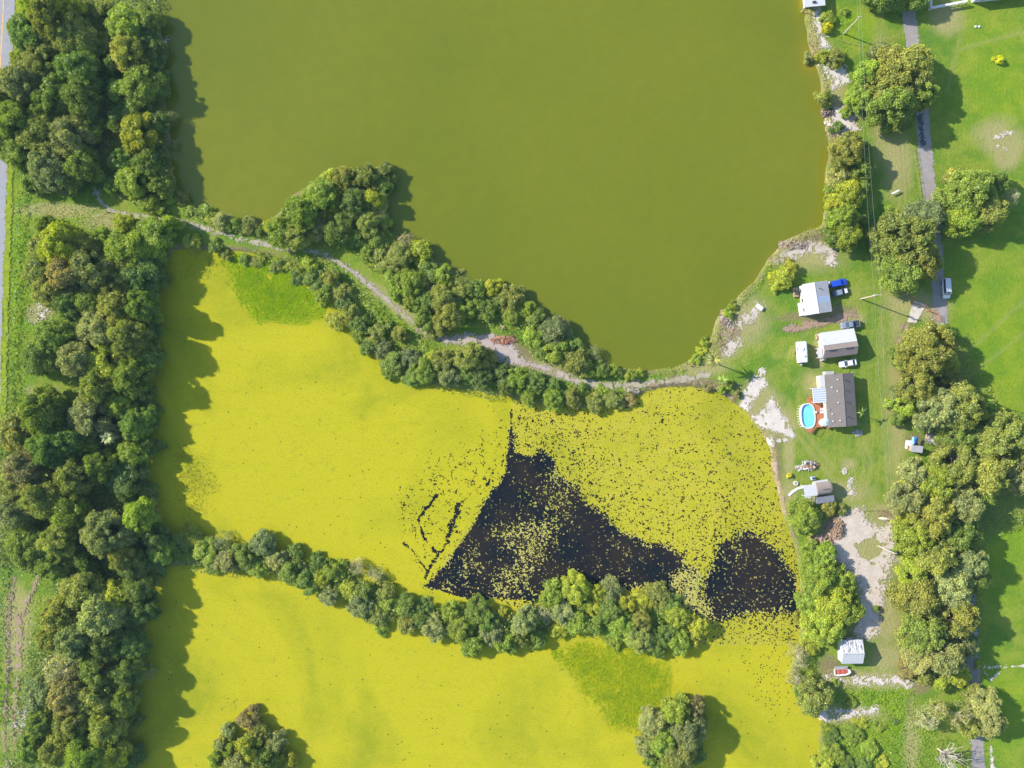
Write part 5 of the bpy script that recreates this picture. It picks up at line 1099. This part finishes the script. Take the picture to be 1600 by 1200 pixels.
def wire(a, b, sag, label):
    t = MB(); pts = []
    for k in range(17): q = k / 16; pts.append((a[0] + (b[0] - a[0]) * q, a[1] + (b[1] - a[1]) * q, a[2] + (b[2] - a[2]) * q - sag * 4 * q * (1 - q)))
    t.tube(pts, .016, 4); tag(t.build('power_wire', M['steel']), label, 'power wire', 'overhead wires between the poles')
w0 = (P(1338, -60, 9)[0], P(0, -60, 9)[1]); 
for s, lb in ((-.9, 'left'), (.9, 'right')):
    wire((w0[0] + s * .45, w0[1], 9.2), (pA[0] + s * .42, pA[1], 9.2), .1, lb + ' overhead wire above the first utility pole at the top edge')
    wire((pA[0] + s * .42, pA[1], 9.3), (pB[0] + s, pB[1], 9.1), .8, lb + ' overhead wire crossing the lawn from the top pole to the crossarm pole')
    wire((pB[0] + s, pB[1], 9.1), (pC[0] + s * .42, pC[1], 8.8), .7, lb + ' overhead wire crossing the lawn below the crossarm pole')
def postfence(name, pts, h, mat, n, label, rails=2, r=.05):
    x0, y0 = pts[0]; t = empty(name, (x0, y0, 0), 0, label, 'fence'); loc = [(p[0] - x0, p[1] - y0) for p in pts]
    for a, b in zip(loc[:-1], loc[1:]):
        for k in range(n):
            q = k / n; MB().tube([(a[0] + (b[0] - a[0]) * q, a[1] + (b[1] - a[1]) * q, -.2), (a[0] + (b[0] - a[0]) * q, a[1] + (b[1] - a[1]) * q, h)], r, 5).build('fence_post', M[mat], t)
        for z in [h * (i + 1) / (rails + .3) for i in range(rails)]: MB().tube([(*a, z), (*b, z)], .022 if r < .07 else .04, 4).build('rail', M[mat], t)
postfence('wire_fence', poly(parse("1426,235 1431,270 1436,305 1441,335")), 1.3, 'wood', 3, 'post and wire fence along the west side of the gravel lane')
postfence('lane_gate', poly(parse("1425,474 1446,480")), 1.3, 'orange', 3, 'rusty orange rail gate across the concrete pad', 3, .08)
postfence('lane_gate', poly(parse("1448,485 1464,492 1465,503")), 1.3, 'orange', 3, 'rusty rail fence between the concrete pad and the lane', 3, .08)
postfence('wire_fence', poly(parse("1425,460 1425,474")), 1.3, 'orange', 3, 'short fence return above the rusty orange gate', 3, .06)
postfence('wire_fence', poly(parse("1310,64 1345,72 1395,58")), 1.1, 'wood', 4, 'thin wire fence crossing the lawn below the top utility pole', 2, .04)
postfence('wire_fence', poly(parse("1335,797 1365,795 1400,798")), 1.1, 'wood', 4, 'thin wire fence between the mown lawn and the sandy yard', 2, .05)
postfence('wire_fence', poly(parse("1318,524 1345,528")), .05, 'wood', 1, 'loose timber lying at the corner of the brown and white house', 1, .04) if False else None
sg = empty('name_board', wpt(1399, 300, .8) + (0,), R_(26), 'narrow white board standing on the lawn left of the lane', 'board')
MB().box(0, 0, .85, 2.3, .5, .12).build('board', M['white'], sg)
for xx in (-.9, .9): MB().tube([(xx, 0, 0), (xx, 0, .8)], .05, 5).build('leg', M['wood'], sg)
st = empty('white_marker_post', wpt(1393, 870) + (0,), R_(-20), 'short white post lying at the tree edge below the round grass island', 'post')
MB().tube([(-.6, 0, .12), (.6, 0, .12)], .1, 6).build('shaft', M['white'], st); MB().tube([(.6, 0, .12), (.75, 0, .12)], .13, 6).build('cap', M['dark'], st)
bx = empty('storage_box', wpt(1187, 480, .6) + (0,), R_(-35), 'white storage box lying on the pale shore sand', 'box')
MB().box(0, 0, .3, 1.9, 1.1, .6).build('body', M['white'], bx); MB().box(0, 0, .63, 2.0, 1.2, .06).build('lid', M['white'], bx); MB().box(.96, 0, .4, .04, .4, .1).build('handle', M['dark'], bx)
for q, (px_, py_, lb) in enumerate(((1280.0, 550.5, 'red and white folding chair at the porch end of the brown and white house'), )):
    fc = empty('folding_chair', wpt(px_ - 3, py_, .5) + (0,), R_(30), lb, 'chair'); MB().box(0, 0, .45, .7, .7, .06).build('seat', M['red'], fc); MB().box(-.38, 0, .8, .06, .7, .65).build('backrest', M['white'], fc)
    for xx in (-.3, .3):
        for yy in (-.3, .3): MB().box(xx, yy, .21, .04, .04, .42).build('leg', M['dark'], fc)
fp = empty('flower_tub', wpt(1280, 556, .4) + (0,), 0, 'orange tub beside the folding chair at the porch', 'tub')
MB().tube([(0, 0, 0), (0, 0, .45)], [.3, .4], 12).build('tub', M['orange'], fp); MB().tube([(0, 0, .45), (0, 0, .47)], .34, 12).build('soil', M['dark'], fp)
for (px_, py_, lb) in ((1524, 42, 'pair of white fertiliser bags on the pasture, left one'), (1529.5, 42, 'pair of white fertiliser bags on the pasture, right one')):
    o = MB().loft([rring(-.3, .16, 0, .22, .03), rring(0, .3, 0, .34, .03), rring(.3, .16, 0, .22, .03)]).build('white_bag', M['white'], loc=wpt(px_, py_) + (0.02,)); tag(o, lb, 'bag', 'white bags on the pasture')
# debris piles
def pile(name, px_, py_, rx, ry, h, n, mats, label, seed, cat='debris pile', lo=.4, hi=2.2):
    x, y = P(px_, py_); t = empty(name, (x, y, 0), 0, label, cat); r = random.Random(seed); ms = [MB() for _ in mats]
    mound = MB(); gg = 14
    for j in range(gg + 1):
        for i in range(gg + 1):
            u, v = i / gg * 2 - 1, j / gg * 2 - 1; q = max(0, 1 - (u * u + v * v)); mound.v.append((u * rx, v * ry, -.05 + h * .6 * q ** .6 * r.uniform(.6, 1.2)))
    for j in range(gg):
        for i in range(gg): a = j * (gg + 1) + i; mound.f.append((a, a + 1, a + gg + 2, a + gg + 1))
    mound.build('mound', M['tan'], t)
    for k in range(n):
        a = r.uniform(0, 6.283); q = math.sqrt(r.random()); px2, py2 = math.cos(a) * rx * q, math.sin(a) * ry * q; z = h * (1 - q * q) * r.uniform(.5, 1) + .1
        L = r.uniform(lo, hi); an = r.uniform(0, 6.283); dz = r.uniform(-.2, .2) * L; m_ = ms[k % len(ms)]
        if r.random() < .6: m_.tube([(px2 - math.cos(an) * L / 2, py2 - math.sin(an) * L / 2, max(.05, z - dz / 2)), (px2 + r.uniform(-.15, .15), py2, z), (px2 + math.cos(an) * L / 2, py2 + math.sin(an) * L / 2, max(.05, z + dz / 2))], [.09, .07, .03], 5)
        else: m_.box(px2, py2, z, L * .5, r.uniform(.15, .5), r.uniform(.06, .2), an)
    for m_, mt in zip(ms, mats): tag(m_.build('scrap', M[mt], t), kind='stuff')
pile('debris_pile', 1265, 726, 2.2, 1.3, 1.0, 70, ['debris', 'rust', 'white', 'dark'], 'heap of brown and white junk on the lawn above the small cottage', 1)
pile('debris_pile', 1250, 731, 1.6, .8, .3, 40, ['pale_bark', 'white'], 'low scatter of pale scraps left of the brown junk heap', 2, lo=.3, hi=1.0)
pile('brush_pile', 1306, 826, 2.4, 3.2, 1.4, 110, ['rust', 'debris', 'wood'], 'large orange-brown brush heap beside the sandy yard', 3)
pile('brush_pile', 1283, 844, 3.4, 1.5, 1.0, 90, ['debris', 'pale_bark', 'red'], 'pinkish brush heap running from the yard to the dark pool', 4)
pile('brush_pile', 789, 531, 3.4, 1.2, .8, 90, ['rust', 'debris', 'red'], 'reddish dead brush heap on the sandy clearing', 5)
pile('junk_heap', 1458, 680, 2.2, 2.6, 1.2, 90, ['steel', 'white', 'debris', 'dark'], 'grey tangle of junk under the trees right of the blue tarp', 6)
pile('rubble_pile', 1340, 676, 1.5, 1.0, .4, 60, ['steel', 'pale_bark'], 'grey rubble in the shadow below the shingle-roofed house', 7, lo=.3, hi=.9)
pile('driftwood_heap', 1135, 498, 1.8, 2.6, .7, 70, ['pale_bark', 'debris'], 'pale driftwood heap on the lake bank above the palm', 8)
pile('driftwood_heap', 1240, 383, 4.2, 1.2, .6, 90, ['debris', 'wood', 'pale_bark'], 'dark driftwood along the bank above the pale shore sand', 9)
pile('driftwood_heap', 989, 611, 2.2, .9, .5, 50, ['pale_bark', 'debris'], 'grey brushwood at the top left corner of the pitted duckweed', 10)
pile('driftwood_heap', 1294, 176, 2.0, 1.2, .6, 50, ['debris', 'dark'], 'dark brushwood below the bush on the east lake bank', 11)
